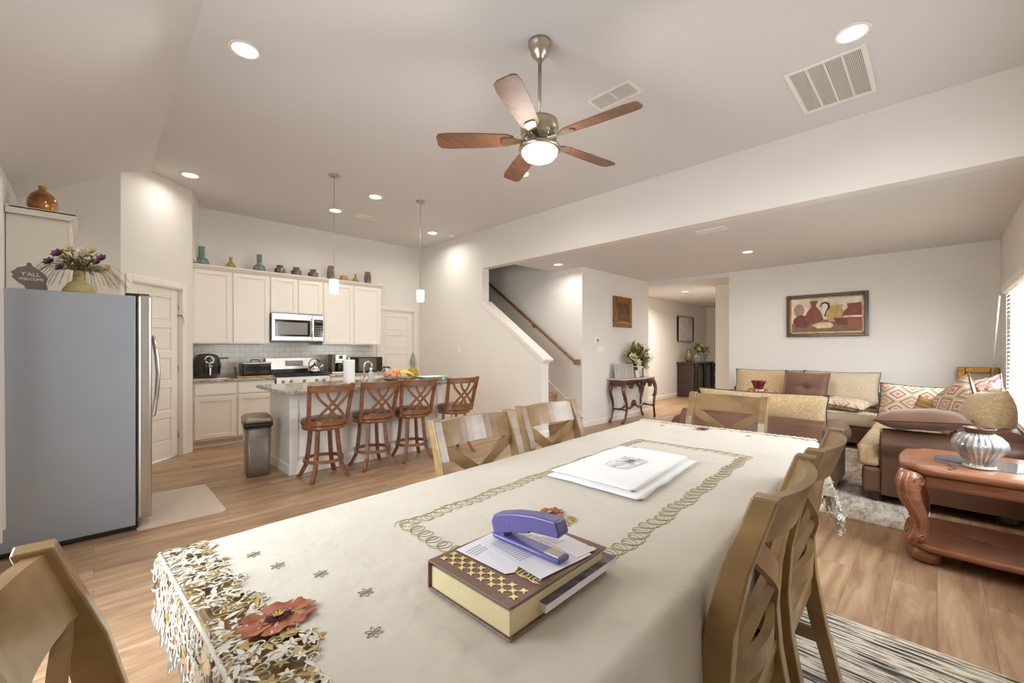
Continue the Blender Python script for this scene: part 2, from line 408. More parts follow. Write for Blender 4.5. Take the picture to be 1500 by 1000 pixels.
SHADEL = mat('lit_pendant_glass', (1.0, .93, .84, 1), .4, emis=3.5)
PLATE = mat('white_plastic_plate', rgb(238, 234, 226), .4, vary=.01)

def glass_pane_mat():
    m = bpy.data.materials.new('window_glass'); m.use_nodes = True; nt = m.node_tree; L = nt.links
    out = nt.nodes['Material Output']; nt.nodes.remove(nt.nodes['Principled BSDF'])
    t = n_(nt, 'ShaderNodeBsdfTransparent'); g = n_(nt, 'ShaderNodeBsdfGlossy'); g.inputs['Roughness'].default_value = .02
    mx = n_(nt, 'ShaderNodeMixShader'); mx.inputs[0].default_value = .06
    L.new(t.outputs[0], mx.inputs[1]); L.new(g.outputs[0], mx.inputs[2]); L.new(mx.outputs[0], out.inputs[0]); return m
WGLASS = glass_pane_mat()
def sheer_mat():
    m = bpy.data.materials.new('sheer_white_fabric'); m.use_nodes = True; nt = m.node_tree; L = nt.links
    out = nt.nodes['Material Output']; b = nt.nodes['Principled BSDF']; b.inputs['Base Color'].default_value = rgb(240, 240, 238); b.inputs['Roughness'].default_value = .9
    t = n_(nt, 'ShaderNodeBsdfTransparent'); tl = n_(nt, 'ShaderNodeBsdfTranslucent'); tl.inputs[0].default_value = rgb(240, 240, 238)
    m1 = n_(nt, 'ShaderNodeMixShader'); m1.inputs[0].default_value = .5; L.new(b.outputs[0], m1.inputs[1]); L.new(tl.outputs[0], m1.inputs[2])
    m2 = n_(nt, 'ShaderNodeMixShader'); m2.inputs[0].default_value = .22; L.new(m1.outputs[0], m2.inputs[1]); L.new(t.outputs[0], m2.inputs[2])
    L.new(m2.outputs[0], out.inputs[0]); return m
SHEER = sheer_mat()

CH, LH, HH = 3.30, 2.66, 2.58         # ceilings: tall room, living room, hall
XB = 4.65                              # face of the long beam and stair wall
# ------------------------------------------------------------------ room shell
struct(MB().b2((-.65, -.70, -.10), (13.7, 8.4, 0)).build('floor', FLOOR))
struct(MB().b2((.45, -.70, CH), (XB+.15, 7.48, CH+.08)).build('ceiling_tall_room', CEIL))
struct(MB().prism([(.45, -.70, CH), (-.65, -.70, CH-.715), (-.65, -.70, CH-.635), (.45, -.70, CH+.08)], (0, 8.18, 0)).build('ceiling_slope', CEIL))
struct(MB().b2((XB+.15, -.70, LH), (8.0, 4.79, LH+.08)).build('ceiling_living_room', CEIL))
struct(MB().b2((8.0, 2.60, HH), (13.7, 5.2, LH+.08)).build('ceiling_hall', CEIL))
struct(MB().b2((XB, 4.79, 5.3), (5.88, 8.35, 5.38)).build('ceiling_stairwell', CEIL))
def wall_box(name, boxes, m=WALL):
    b = MB()
    for a, c in boxes: b.b2(a, c)
    return struct(b.build(name, m))
# left wall with tall window opening
wall_box('wall_left', [((-.65, -.70, 0), (-.5, 1.0, 2.75)), ((-.65, 2.9, 0), (-.5, 7.48, 2.75)), ((-.65, 1.0, 0), (-.5, 2.9, .06)), ((-.65, 1.0, 2.3), (-.5, 2.9, 2.75))])
# right wall: opening for the added unseen window, and living window
wall_box('wall_right', [((-.65, -.70, 0), (2.4, -.55, CH)), ((2.4, -.70, 0), (4.4, -.55, .75)), ((2.4, -.70, 2.2), (4.4, -.55, CH)),
                        ((4.4, -.70, 0), (5.30, -.55, CH)), ((5.30, -.70, 0), (6.96, -.55, .62)), ((5.30, -.70, 1.97), (6.96, -.55, CH)), ((6.96, -.70, 0), (8.15, -.55, CH))])
wall_box('wall_living_back', [((8.0, -.55, 0), (8.15, 2.60, LH+.08))])
wall_box('wall_kitchen_back', [((.75, 7.33, 0), (3.80, 7.48, CH)), ((3.80, 7.33, 2.04), (4.52, 7.48, CH)), ((4.52, 7.33, 0), (XB+.15, 7.48, CH))])
wall_box('wall_beam', [((XB, -.55, LH), (XB+.15, 5.40, CH))])
b = MB(); b.b2((XB, 5.40, 0), (XB+.15, 7.33, CH)); b.b2((XB, 4.79, CH), (XB+.15, 8.2, 5.3)); b.b2((XB, 7.33, 0), (XB+.15, 8.2, CH))
struct(b.build('wall_stair_left', WALL))
struct(MB().prism([(XB, 4.07, 0), (XB, 5.40, 0), (XB, 5.40, 2.06), (XB, 4.07, 1.135)], (.15, 0, 0)).build('wall_knee', WALL))
wall_box('wall_stair_right', [((5.73, 4.13, 0), (5.88, 8.2, 5.3))])
wall_box('wall_stair_far', [((XB, 8.2, 0), (5.88, 8.35, 5.3)), ((XB+.15, 4.71, LH+.08), (5.73, 4.79, 5.3))])
wall_box('wall_console', [((5.88, 4.13, 0), (8.0, 4.28, LH))])
wall_box('wall_hall_left', [((7.9, 5.05, 0), (13.7, 5.2, LH)), ((7.85, 4.28, 0), (8.0, 5.05, LH))])
wall_box('wall_hall_right', [((8.15, 2.45, 0), (8.9, 2.60, LH)), ((8.9, 2.45, 0), (9.05, 3.15, HH)), ((9.05, 3.0, 0), (13.7, 3.15, HH))])
wall_box('wall_hall_end', [((13.5, 3.15, 0), (13.7, 5.05, HH))])
wall_box('wall_pantry_side', [((-.5, 5.97, 0), (.20, 6.12, CH))])
# diagonal pantry wall (45 degrees), local x runs along it
DG = Matrix.Translation((.20, 5.97, 0)) @ Matrix.Rotation(pi/4, 4, 'Z')
b = MB(); DL = .965
b.b2((0, 0, 0), (.12, .10, CH), DG); b.b2((.80, 0, 0), (DL, .10, CH), DG); b.b2((.12, 0, 2.03), (.80, .10, CH), DG)
struct(b.build('wall_pantry_diagonal', WALL))
b = MB(); b.prism([(.883, 6.652, 0), (.90, 6.69, 0), (.90, 7.33, 0), (.78, 7.33, 0), (.78, 6.76, 0)], (0, 0, CH))
b.prism([(.885, 6.66, 2.47), (1.06, 7.33, 2.47), (.80, 7.33, 2.47)], (0, 0, CH-2.47))
struct(b.build('wall_pantry_return', WALL))
struct(MB().b2((.90, 7.322, .93), (3.66, 7.332, 1.40)).build('wall_backsplash', TILE))

# baseboards
BBH = .095
def baseboard(name, segs):
    b = MB()
    for (x0, y0, x1, y1) in segs:
        d = Vector((x1-x0, y1-y0, 0)); L = d.length; M = Matrix.Translation((x0, y0, 0)) @ Matrix.Rotation(atan2(d.y, d.x), 4, 'Z')
        b.prism([(0, 0, 0), (0, -.014, 0), (0, -.014, BBH-.012), (0, -.006, BBH), (0, 0, BBH)], (L, 0, 0), M)
    struct(b.build(name, TRIM))
baseboard('baseboard_stair_wall', [(XB, 7.30, XB, 4.07), (XB, 4.07, XB+.15, 4.07)])
baseboard('baseboard_console_wall', [(5.73, 4.13, 8.0, 4.13), (5.73, 4.30, 5.73, 4.13)])
baseboard('baseboard_hall', [(8.0, 5.05, 13.5, 5.05), (8.9, 3.15, 8.9, 2.60)])
baseboard('baseboard_living', [(8.0, 2.60, 8.0, -.55), (8.0, -.55, -.5, -.55)])
baseboard('baseboard_left', [(-.5, -.55, -.5, 5.97)])
b = MB()
for s0, s1 in ((0, .055), (.875, DL)): b.b2((s0, -.013, 0), (s1, 0, BBH), DG)
struct(b.build('baseboard_pantry', TRIM))

# doors -------------------------------------------------------------
def panel_door(name, M, x0, x1, z1, npan, knob_side, cas=.07):
    e = empty(name); struct(e)
    # casing
    c = MB(); t = .016
    for a, bb in (((x0-cas, -t, 0), (x0, 0, z1+cas)), ((x1, -t, 0), (x1+cas, 0, z1+cas)), ((x0-.003, -t, z1), (x1+.003, 0, z1+cas))): c.b2(a, bb, M, bev=.004, seg=1)
    c.build('door_casing', TRIM, e)
    j = MB()
    for a, bb in (((x0-.002, 0, 0), (x0+.012, .09, z1)), ((x1-.012, 0, 0), (x1+.002, .09, z1)), ((x0, 0, z1-.012), (x1, .09, z1+.002))): j.b2(a, bb, M)
    j.build('door_jamb', TRIM, e)
    d = MB(); a0 = x0+.016; a1 = x1-.016; f = .03; g = .038
    d.b2((a0, f+.010, .012), (a1, f+.035, z1-.016), M)
    st = .10; h = (z1-.03-.14*npan-.06)/npan
    d.b2((a0, f, .012), (a0+st, f+.0105, z1-.016), M, bev=.003, seg=1); d.b2((a1-st, f, .012), (a1, f+.0105, z1-.016), M, bev=.003, seg=1)
    z = .012; tot = z1-.028; rail = [.20]+[.085]*(npan-1)+[.11]; ph = (tot-sum(rail))/npan
    for k in range(npan+1):
        d.b2((a0+st-.001, f, z), (a1-st+.001, f+.0105, z+rail[k]), M, bev=.003, seg=1); z += rail[k]
        if k < npan:
            d.b2((a0+st+.02, f+.004, z+.02), (a1-st-.02, f+.0105, z+ph-.02), M, bev=.004, seg=1); z += ph
    d.build('door_leaf', TRIM, e)
    hb = MB()
    for hz in (.22, 1.02, 1.78):
        X = a1+.004 if knob_side == 'l' else a0-.004
        hb.cyl((X, f-.006, hz), .006, .085, 8, M)
    hb.build('hinge', NICKEL, e)
    kx = a0+.05 if knob_side == 'l' else a1-.05
    k = MB(); k.lathe([(.028, 0), (.028, .006), (.010, .010), (.010, .035), (.026, .045), (.028, .06), (.018, .072), (0, .075)], 16, M=M @ Matrix.Translation((kx, f, .95)) @ Matrix.Rotation(pi/2, 4, 'X'))
    k.build('door_knob', NICKEL, e)
    return e
panel_door('door_1', DG, .12, .80, 2.03, 5, 'l')
panel_door('door_2', Matrix.Translation((0, 7.33, 0)), 3.80, 4.52, 2.04, 5, 'l')
# little latch at the upper part of the pantry door
lt = MB(); lt.b2((.76, -.008, 1.70), (.81, -.018+.03, 1.715), DG); lt.tube([(.79, -.02, 1.71), (.80, -.03, 1.66), (.80, -.03, 1.60)], .003, 6, M=DG); 
tag(lt.build('door_latch', BRONZEW), 'small brown hook latch near the top of the pantry door', 'latch')

# windows -----------------------------------------------------------
def window(name, M, x0, x1, z0, z1, nv, nh):
    e = empty(name); struct(e); f = MB(); t = .05
    for a, bb in (((x0, .03, z0), (x0+t, .10, z1)), ((x1-t, .03, z0), (x1, .10, z1)), ((x0+t, .03, z0), (x1-t, .10, z0+t)), ((x0+t, .03, z1-t), (x1-t, .10, z1))): f.b2(a, bb, M)
    for k in range(1, nv):
        x = x0+(x1-x0)*k/nv; f.b2((x-.02, .04, z0+t), (x+.02, .09, z1-t), M)
    for k in range(1, nh):
        z = z0+(z1-z0)*k/nh; f.b2((x0+t, .045, z-.02), (x1-t, .085, z+.02), M)
    f.build('window_frame', TRIM, e)
    MB().b2((x0+t, .062, z0+t), (x1-t, .068, z1-t), M).build('window_pane', WGLASS, e)
    s = MB(); s.b2((x0-.05, -.05, z0-.03), (x1+.05, .03, z0), M, bev=.006); s.build('window_sill', TRIM, e)
    return e
MR = Matrix.Translation((0, -.55, 0)) @ Matrix.Scale(-1, 4, (0, 1, 0))
window('window_1', MR, 5.30, 6.96, .62, 1.97, 2, 2)
window('window_added', MR, 2.4, 4.4, .75, 2.2, 2, 1)  # unseen window, added to bring light onto the right floor
ML = Matrix.Translation((-.5, 0, 0)) @ Matrix.Rotation(pi/2, 4, 'Z')
window('window_3', ML, 1.0, 2.9, .06, 2.3, 2, 1)

# blinds over the living window
e = empty('window_blinds', (6.13, -.53, 0)); tag(e, 'white horizontal slat blinds over the living room window at the right edge', 'blinds')
s = MB(); z = .66
while z < 1.90:
    s.box((0, -.005, z), (1.60, .048, .003), M=Matrix.Translation((0, 0, 0)) @ Matrix.Translation((0, 0, z)) @ Matrix.Rotation(radians(-28), 4, 'X') @ Matrix.Translation((0, 0, -z))); z += .042
s.build('blind_slats', TRIM, e)
v = MB(); v.box((0, .012, 1.94), (1.74, .055, .085), bev=.01); v.build('valance', TRIM, e)
v = MB(); v.box((0, 0, .64), (1.60, .05, .02)); v.build('bottom_rail', TRIM, e)
s = MB()
for x in (-.6, 0, .6): s.tube([(x, .024, .65), (x, .024, 1.9)], .0015, 5)
s.build('ladder_cords', TRIM, e)
w = MB(); w.tube([(6.90, -.47, 1.87), (7.52, -.455, .95)], .007, 8)
tag(w.build('blind_wand', TRIM), 'thin white rod slanting beside the window blinds', 'rod')

# stair: cap, handrail, steps, skirt ---------------------------------
e = empty('trim_1'); struct(e)
sl = (2.06-1.135)/(5.40-4.07)
M = Matrix.Translation((XB+.075, 4.07, 1.135)) @ Matrix.Rotation(math.atan(sl), 4, 'X'); Lc = sqrt((5.40-4.07)**2+(2.06-1.135)**2)
c = MB(); c.b2((-.105, -.06, .018), (.105, Lc, .058), M, bev=.006); c.b2((-.088, -.04, -.03), (.088, Lc, .018), M, bev=.008); c.build('knee_wall_cap', TRIM, e)
e = empty('stair_steps', (5.265, 4.14, 0)); struct(e); e.name = 'trim_2'
for k in range(9):
    y = .26*k; z0 = .18*k
    t = MB(); t.b2((-.46, y, z0), (.46, y+.26+.02, z0+.15)); t.b2((-.46, y-.025, z0+.15), (.46, y+.26, z0+.18), bev=.008); t.build('stair_step', FLOOR, e)
sk = MB(); 
sk.prism([(5.718, 4.13, 0), (5.718, 4.13, .22), (5.718, 4.30, .36), (5.718, 6.6, 1.95), (5.718, 6.6, 1.5)], (.012, 0, 0))
sk.prism([(XB+.15, 4.10, 0), (XB+.15, 4.10, .16), (XB+.15, 6.6, 1.9), (XB+.15, 6.6, 1.45)], (.012, 0, 0))
struct(sk.build('trim_3', TRIM))
e = empty('handrail', (5.66, 4.2, 0)); tag(e, 'brown wooden handrail sloping down the stairwell wall', 'handrail')
hs = (2.74-1.085)/(6.52-4.2)
r = MB(); pts = [(.0, 0, 1.085), (0, .05, 1.11), (0, .12, 1.16), (0, 2.9, 1.16+hs*2.78)]; r.tube(pts, .024, 10); r.build('rail', BRONZEW, e)
r = MB(); r.box((.015, -.005, 1.085), (.10, .075, .085), bev=.006); r.build('rail_end_block', BRONZEW, e)
for y in (1.0, 2.3):
    k = MB(); zz = 1.16+hs*(y-.12); k.tube([(.065, y, zz-.08), (.02, y, zz-.075), (0, y, zz-.02)], .007, 6); k.cyl((0, 0, 0), .025, .006, 12, M=TR(.066, y, zz-.08, ry=-pi/2)); k.build('rail_bracket', BRONZEW, e)

# ------------------------------------------------------------------ ceiling fixtures
def can(name, x, y, z, label, p=11.0, r=.075):
    e = empty(name, (x, y, z)); tag(e, label, 'ceiling light', 'recessed ceiling lights')
    MB().lathe([(r+.025, 0), (r+.022, -.006), (r+.004, -.008), (r, -.004), (r, 0)], 28).build('trim_ring', TRIM, e)
    MB().lathe([(0, -.0035), (r, -.0035), (r, -.0005), (0, -.0005)], 28).build('lit_lens', LAMPW, e)
    l = area('lamp_glow', (0, 0, -.012), (0, 0, 0), r*2*.95, 0, p, (1, .96, .905), radians(158), 'DISK'); l.parent = e
    return e
cl = [(.72, 3.26, 'round recessed light in the ceiling above the fridge side of the room'),
      (3.41, .38, 'round recessed light beside the large return air grille'),
      (.79, 6.05, 'round recessed light in the ceiling nearest the pantry door'),
      (2.48, 6.12, 'round recessed light just behind the left pendant cord'),
      (2.63, 5.20, 'round recessed light between the two pendant lamps'),
      (4.15, 6.13, 'round recessed light right of the right pendant, near the corner'),
      (3.47, 3.34, 'round recessed light showing just below the ceiling fan')]
for x, y, l in cl: can('recessed_light', x, y, CH, l, 11.0*(.30 if (x < 1 and y > 5) else (.62 if y > 5 else .65)))
for x, y, l in [(5.30, 4.29, 'round recessed light in the low ceiling before the stairs'), (6.50, 1.87, 'round recessed light in the living room ceiling')]: can('recessed_light', x, y, LH, l, 11.0*(.45 if x < 6 else .9), .06)
can('recessed_light', 9.35, 3.95, HH, 'round recessed light in the hall ceiling', 11.0*4.0, .06)

def pendant(x, y, label):
    e = empty('pendant_lamp', (x, y, CH)); tag(e, label, 'pendant lamp', 'pendant lamps over the island')
    MB().lathe([(0, -.028), (.03, -.026), (.055, -.012), (.058, 0), (0, 0)], 24).build('canopy', NICKEL, e)
    MB().tube([(0, 0, -.02), (0, 0, -1.19)], .0035, 6).build('stem', NICKEL, e)
    MB().lathe([(.006, -1.17), (.022, -1.175), (.024, -1.21), (0, -1.21)], 16).build('socket_cap', NICKEL, e)
    MB().lathe([(.045, -1.205), (.052, -1.22), (.045, -1.355), (.041, -1.355), (.046, -1.225), (.02, -1.21)], 24).build('lamp_shade', SHADEL, e)
    l = bpy.data.lights.new('lamp_glow', 'POINT'); l.energy = 8; l.color = (1, .92, .80); l.shadow_soft_size = .03
    o = bpy.data.objects.new('lamp_glow', l); COL.objects.link(o); o.parent = e; o.location = (0, 0, -1.36)
pendant(1.97, 4.90, 'left pendant lamp with small white glass shade over the island')
pendant(3.15, 4.94, 'right pendant lamp with small white glass shade over the island')

# vents
e = empty('return_air_grille', (3.935, .56, CH)); tag(e, 'large white rectangular return air grille in the ceiling', 'vent')
f = MB(); a, c = .355, .235
for p, q in (((-a, -c), (a, -c+.03)), ((-a, c-.03), (a, c)), ((-a, -c+.03), (-a+.03, c-.03)), ((a-.03, -c+.03), (a, c-.03))): f.b2((p[0], p[1], -.012), (q[0], q[1], 0), bev=.003, seg=1)
for k in (1, 2, 3): f.b2((-.325, -.205+.41*k/4-.006, -.010), (.325, -.205+.41*k/4+.006, 0))
f.build('grille_frame', TRIM, e)
MB().b2((-.325, -.205, -.003), (.325, .205, 0)).build('grille_backing', mat('filter_grey', rgb(150, 148, 146), .9, vary=.06, scale=8), e)
s = MB(); y = -.205
while y < .205: s.b2((-.325, y, -.008), (.325, y+.0035, -.003)); y += .009
s.build('grille_slats', TRIM, e)
def vent(x, y, z, w, d, label, dark=True, rz=0):
    e = empty('ceiling_vent', (x, y, z), rz); tag(e, label, 'vent')
    f = MB()
    for p, q in (((-w/2, -d/2), (w/2, -d/2+.022)), ((-w/2, d/2-.022), (w/2, d/2)), ((-w/2, -d/2+.022), (-w/2+.022, d/2-.022)), ((w/2-.022, -d/2+.022), (w/2, d/2-.022)), ((-w/2+.02, -.006), (w/2-.02, .006))): f.b2((p[0], p[1], -.008), (q[0], q[1], 0))
    f.build('vent_frame', TRIM, e)
    MB().b2((-w/2+.02, -d/2+.02, -.002), (w/2-.02, d/2-.02, 0)).build('vent_backing', mat('vent_dark', rgb(70, 68, 66), .9, vary=.05), e)
    s = MB(); yy = -w/2+.03
    while yy < w/2-.025: s.b2((yy, -d/2+.022, -.006), (yy+.005, d/2-.022, -.002)); yy += .013
    s.build('vent_slats', TRIM, e)
vent(2.92, 1.80, CH, .20, .38, 'white ceiling vent with dark slots behind the fan')
vent(2.92, 6.1, CH, .16, .32, 'small white ceiling vent beside the left pendant cord', rz=pi/2)
vent(5.02, 1.82, LH, .15, .32, 'small white vent in the low living room ceiling')
vent(10.4, 4.0, HH, .15, .34, 'small white vent in the hall ceiling')
e = MB(); e.lathe([(0, -.035), (.045, -.033), (.06, -.02), (.062, 0), (0, 0)], 24); o = e.build('smoke_detector', PLATE, loc=(4.47, 6.02, CH)); tag(o, 'white round smoke detector on the ceiling near the corner of the stair wall', 'smoke detector')

# ceiling fan ---------------------------------------------------------
e = empty('ceiling_fan', (2.07, 1.83, CH)); tag(e, 'five bladed brown wood and nickel ceiling fan with a lit bowl', 'ceiling fan')
MB().lathe([(0, -.115), (.028, -.112), (.03, -.10), (.052, -.085), (.062, -.055), (.064, -.03), (.075, -.02), (.075, 0), (0, 0)], 28).build('canopy', NICKEL, e)
MB().tube([(0, 0, -.09), (0, 0, -.50)], .0125, 10).build('downrod', NICKEL, e)
mt = MB().lathe([(0, -.47), (.03, -.475), (.035, -.50), (.09, -.505), (.118, -.52), (.124, -.545), (.124, -.60), (.112, -.618), (.10, -.625), (.085, -.64), (.0, -.64)], 40).build('motor_housing', NICKEL, e)
v = MB()
for k in range(30):
    a = 2*pi*k/30; v.box((0, 0, 0), (.022, .005, .012), M=TR(.098*cos(a), .098*sin(a), -.626, rz=a, ry=radians(30)))
v.build('motor_fins', NICKEL, mt)
MB().lathe([(0, -.64), (.055, -.64), (.055, -.665), (.10, -.675), (.135, -.685), (.138, -.705), (.125, -.712), (.0, -.712)], 40).build('light_fitter', NICKEL, e)
MB().lathe([(.118, -.711), (.115, -.73), (.095, -.755), (.06, -.772), (0, -.78)], 32).build('light_bowl', mat('lit_fan_bowl', (1, .95, .86, 1), .4, emis=5.0), e)
l = bpy.data.lights.new('lamp_glow', 'POINT'); l.energy = 11; l.color = (1, .93, .83); l.shadow_soft_size = .08
o = bpy.data.objects.new('lamp_glow', l); COL.objects.link(o); o.parent = e; o.location = (0, 0, -.87)
for k in range(5):
    a = radians(62+72*k); M = Matrix.Rotation(a, 4, 'Z') @ Matrix.Translation((0, 0, -.635)) @ Matrix.Rotation(radians(12), 4, 'X')
    pl = [(.17, -.035), (.21, -.055), (.40, -.068), (.60, -.072), (.655, -.064), (.672, -.04), (.672, .04), (.655, .064), (.60, .072), (.40, .068), (.21, .055), (.17, .035)]
    bl = MB().prism([(x, y, -.004) for x, y in pl], (0, 0, .008), M).build('fan_blade', FANW, e)
    ir = MB().prism([(x, y, -.012) for x, y in [(.07, -.02), (.14, -.018), (.17, -.03), (.235, -.034), (.25, -.02), (.25, .02), (.235, .034), (.17, .03), (.14, .018), (.07, .02)]], (0, 0, .009), M); ir.build('blade_iron', NICKEL, bl)

# ================================================================== KITCHEN
def shaker(M, x0, x1, z0, z1, name, parent, w=.055):   # door lies in local XZ, front is -y
    d = MB(); t = .019
    d.b2((x0+w-.002, -t+.010, z0+w-.002), (x1-w+.002, 0, z1-w+.002), M)
    for a, c in (((x0, -t, z0), (x0+w, 0, z1)), ((x1-w, -t, z0), (x1, 0, z1)), ((x0+w, -t, z0), (x1-w, 0, z0+w)), ((x0+w, -t, z1-w), (x1-w, 0, z1))): d.b2(a, c, M, bev=.0025, seg=1)
    return d.build(name, CAB, parent)
def upper(x0, x1, z0, z1, doors, label, loc=(0, 7.0, 0), rz=0, depth=.32):
    e = empty('upper_cabinet', loc, rz); tag(e, label, 'cabinet')
    MB().b2((x0+.001, 0, z0), (x1-.001, depth, z1)).build('cabinet_box', CAB, e)
    I = Matrix.Identity(4)
    for a, c in doors: shaker(I, a, c, z0+.012, z1-.012, 'cabinet_door', e)
    return e
upper(.91, 1.865, 1.37, 2.385, [(.925, 1.375), (1.40, 1.85)], 'tall white double door wall cabinet between the pantry and the steel microwave')
upper(1.865, 2.63, 1.84, 2.385, [(1.875, 2.235), (2.26, 2.615)], 'short white double door wall cabinet right above the steel microwave')
upper(2.63, 3.64, 1.37, 2.385, [(2.645, 3.125), (3.15, 3.625)], 'white double door wall cabinet right of the steel microwave')
def crown(name, pts, z):
    pass
c = MB()
c.prism([(0, -.022, 2.385), (0, -.060, 2.428), (0, -.060, 2.440), (0, .325, 2.440), (0, .325, 2.3855)], (2.76, 0, 0), M=Matrix.Translation((.905, 7.0, 0)))
o = c.build('trim_4', TRIM); struct(o)
# cabinets on the left wall behind the fridge: local x runs along +Y world, front faces +X
e = empty('upper_cabinet', (-.155, 6.0, 0), -pi/2); e.rotation_euler = (0, 0, pi/2); e.location = (-.155, 5.22, 0)
tag(e, 'white wall cabinet seen side on above the fridge, beneath the golden vase', 'cabinet')
MB().b2((0, 0, 1.37), (.74, .34, 2.385)).build('cabinet_box', CAB, e)
for a, c in ((.012, .365), (.385, .73)): shaker(Matrix.Identity(4), a, c, 1.385, 2.37, 'cabinet_door', e)
c = MB(); c.prism([(0, -.01, 2.385), (0, -.05, 2.43), (0, -.05, 2.445), (0, .34, 2.445), (0, .34, 2.385)], (.80, 0, 0), M=Matrix.Translation((-.05, 0, 0))); c.prism([(-.012, -.03, 2.385), (-.05, -.05, 2.43), (-.05, -.05, 2.44), (0, -.05, 2.44), (0, -.03, 2.385)], (0, .37, 0)); c.build('crown_molding', CAB, e)
s = MB(); s.b2((-.018, .045, 1.40), (0, .055, 2.36)); 

def base_cab(x0, x1, units, label):
    e = empty('base_cabinet', (0, 6.74, 0)); tag(e, label, 'cabinet')
    b = MB(); b.b2((x0+.001, 0, .10), (x1-.001, .575, .865)); b.b2((x0+.001, .07, 0), (x1-.001, .55, .10)); b.build('cabinet_box', CAB, e)
    I = Matrix.Identity(4)
    for a, c in units:
        shaker(I, a, c, .125, .665, 'cabinet_door', e)
        d = MB(); d.b2((a, -.019, .695), (c, 0, .845), bev=.004, seg=1); d.build('cabinet_drawer', CAB, e)
    return e
base_cab(.91, 1.39, [(.925, 1.375)], 'white base cabinet with one drawer and door, next to the pantry corner')
base_cab(1.39, 1.865, [(1.405, 1.85)], 'white base cabinet with one drawer and door, left of the stove')
base_cab(2.63, 3.64, [(2.645, 3.13), (3.145, 3.625)], 'white double base cabinet right of the stove, behind the island')
def slab(a, c, label):
    o = MB().b2(a, c, bev=.008).build('countertop', GRAN); return tag(o, label, 'countertop')
slab((.905, 6.70, .866), (1.862, 7.318, .90), 'speckled granite countertop under the air fryer')
slab((2.634, 6.70, .866), (3.66, 7.318, .90), 'speckled granite countertop under the coffee maker')
# over-range microwave
e = empty('range_microwave', (2.2475, 6.93, 1.42)); tag(e, 'stainless steel microwave mounted over the stove', 'microwave')
MB().b2((-.375, .02, 0), (.375, .38, .415), bev=.006).build('microwave_body', STEEL, e)
d = MB(); d.b2((-.375, 0, .01), (.20, .02, .41), bev=.006); d.b2((.20, 0, .01), (.375, .02, .41), bev=.006); d.build('steel_front', STEEL, e)
MB().b2((-.335, -.004, .07), (.165, 0, .325), bev=.002, seg=1).build('door_window', BGLASS, e)
MB().b2((-.295, -.006, .10), (.125, -.004, .285)).build('window_screen', mat('grey_screen', rgb(128, 124, 112), .2, vary=.04), e)
MB().tube([(.185, 0, .35), (.185, -.03, .33), (.185, -.03, .09), (.185, 0, .07)], .010, 8).build('door_handle', CHROME, e)
MB().b2((.225, -.004, .07), (.36, 0, .345)).build('control_panel', BGLASS, e)
k = MB()
for i in range(3):
    for j in range(5): k.b2((.24+i*.038, -.0055, .09+j*.035), (.265+i*.038, -.004, .108+j*.035))
k.build('buttons', mat('panel_grey', rgb(150, 148, 140), .5, vary=.05), e)
k = MB(); k.b2((.245, -.0055, .30), (.34, -.004, .33)); k.build('clock_display', mat('display', rgb(60, 80, 84), .2, vary=.1), e)
# range
e = empty('gas_range', (2.2475, 6.70, 0)); tag(e, 'stainless gas stove with black grates between the base cabinets', 'stove')
b = MB(); b.b2((-.376, .02, .03), (.376, .60, .885), bev=.006); b.build('range_body', STEEL, e)
MB().b2((-.372, -.01, .20), (.372, .02, .74), bev=.01).build('oven_door', STEEL, e)
MB().b2((-.26, -.014, .30), (.26, -.010, .60)).build('oven_window', BGLASS, e)
MB().tube([(-.32, -.01, .69), (-.32, -.055, .69), (.32, -.055, .69), (.32, -.01, .69)], .011, 8).build('oven_handle', STEEL, e)
MB().prism([(-.376, .02, .76), (-.376, -.02, .77), (-.376, .0, .885), (-.376, .02, .885)], (.752, 0, 0)).build('knob_panel', STEEL, e)
for x in (-.29, -.18, 0, .18, .29):
    k = MB(); k.lathe([(.024, 0), (.022, .02), (.018, .028), (0, .03)], 16, M=Matrix.Translation((x, -.008, .825)) @ Matrix.Rotation(pi/2+.15, 4, 'X')); k.b2((x-.004, -.050, .80), (x+.004, -.03, .85)); k.build('knob', STEEL, e)
MB().b2((-.375, .0, .885), (.375, .60, .90), bev=.004).build('cooktop', BLACK, e)
for gx in (-.25, 0, .25):
    g = MB()
    for dx in (-.11, -.04, .04, .11): g.b2((gx+dx-.005, .05, .918), (gx+dx+.005, .54, .930))
    for dy in (.05, .17, .295, .42, .53): g.b2((gx-.115, dy-.005, .916), (gx+.115, dy+.005, .928))
    for dx in (-.11, .11):
        for dy in (.05, .53): g.b2((gx+dx-.006, dy-.006, .90), (gx+dx+.006, dy+.006, .92))
    g.build('burner_grate', BLACK, e)
b = MB(); b.b2((-.375, .545, .90), (.375, .60, .985)); b.build('black_back_strip', BLACK, e)
b = MB(); b.prism([(-.375, .53, .985), (-.375, .60, .985), (-.375, .60, 1.155), (-.375, .55, 1.155)], (.75, 0, 0)); b.build('backguard', STEEL, e)
MB().b2((-.10, .525, 1.03), (.16, .55, 1.115)).build('display_panel', mat('display_panel', rgb(140, 132, 116), .25, .3, vary=.05), e)
MB().b2((0, .522, 1.065), (.06, .526, 1.095)).build('clock_display', mat('clock_blue', rgb(170, 180, 200), .3, vary=.03), e)
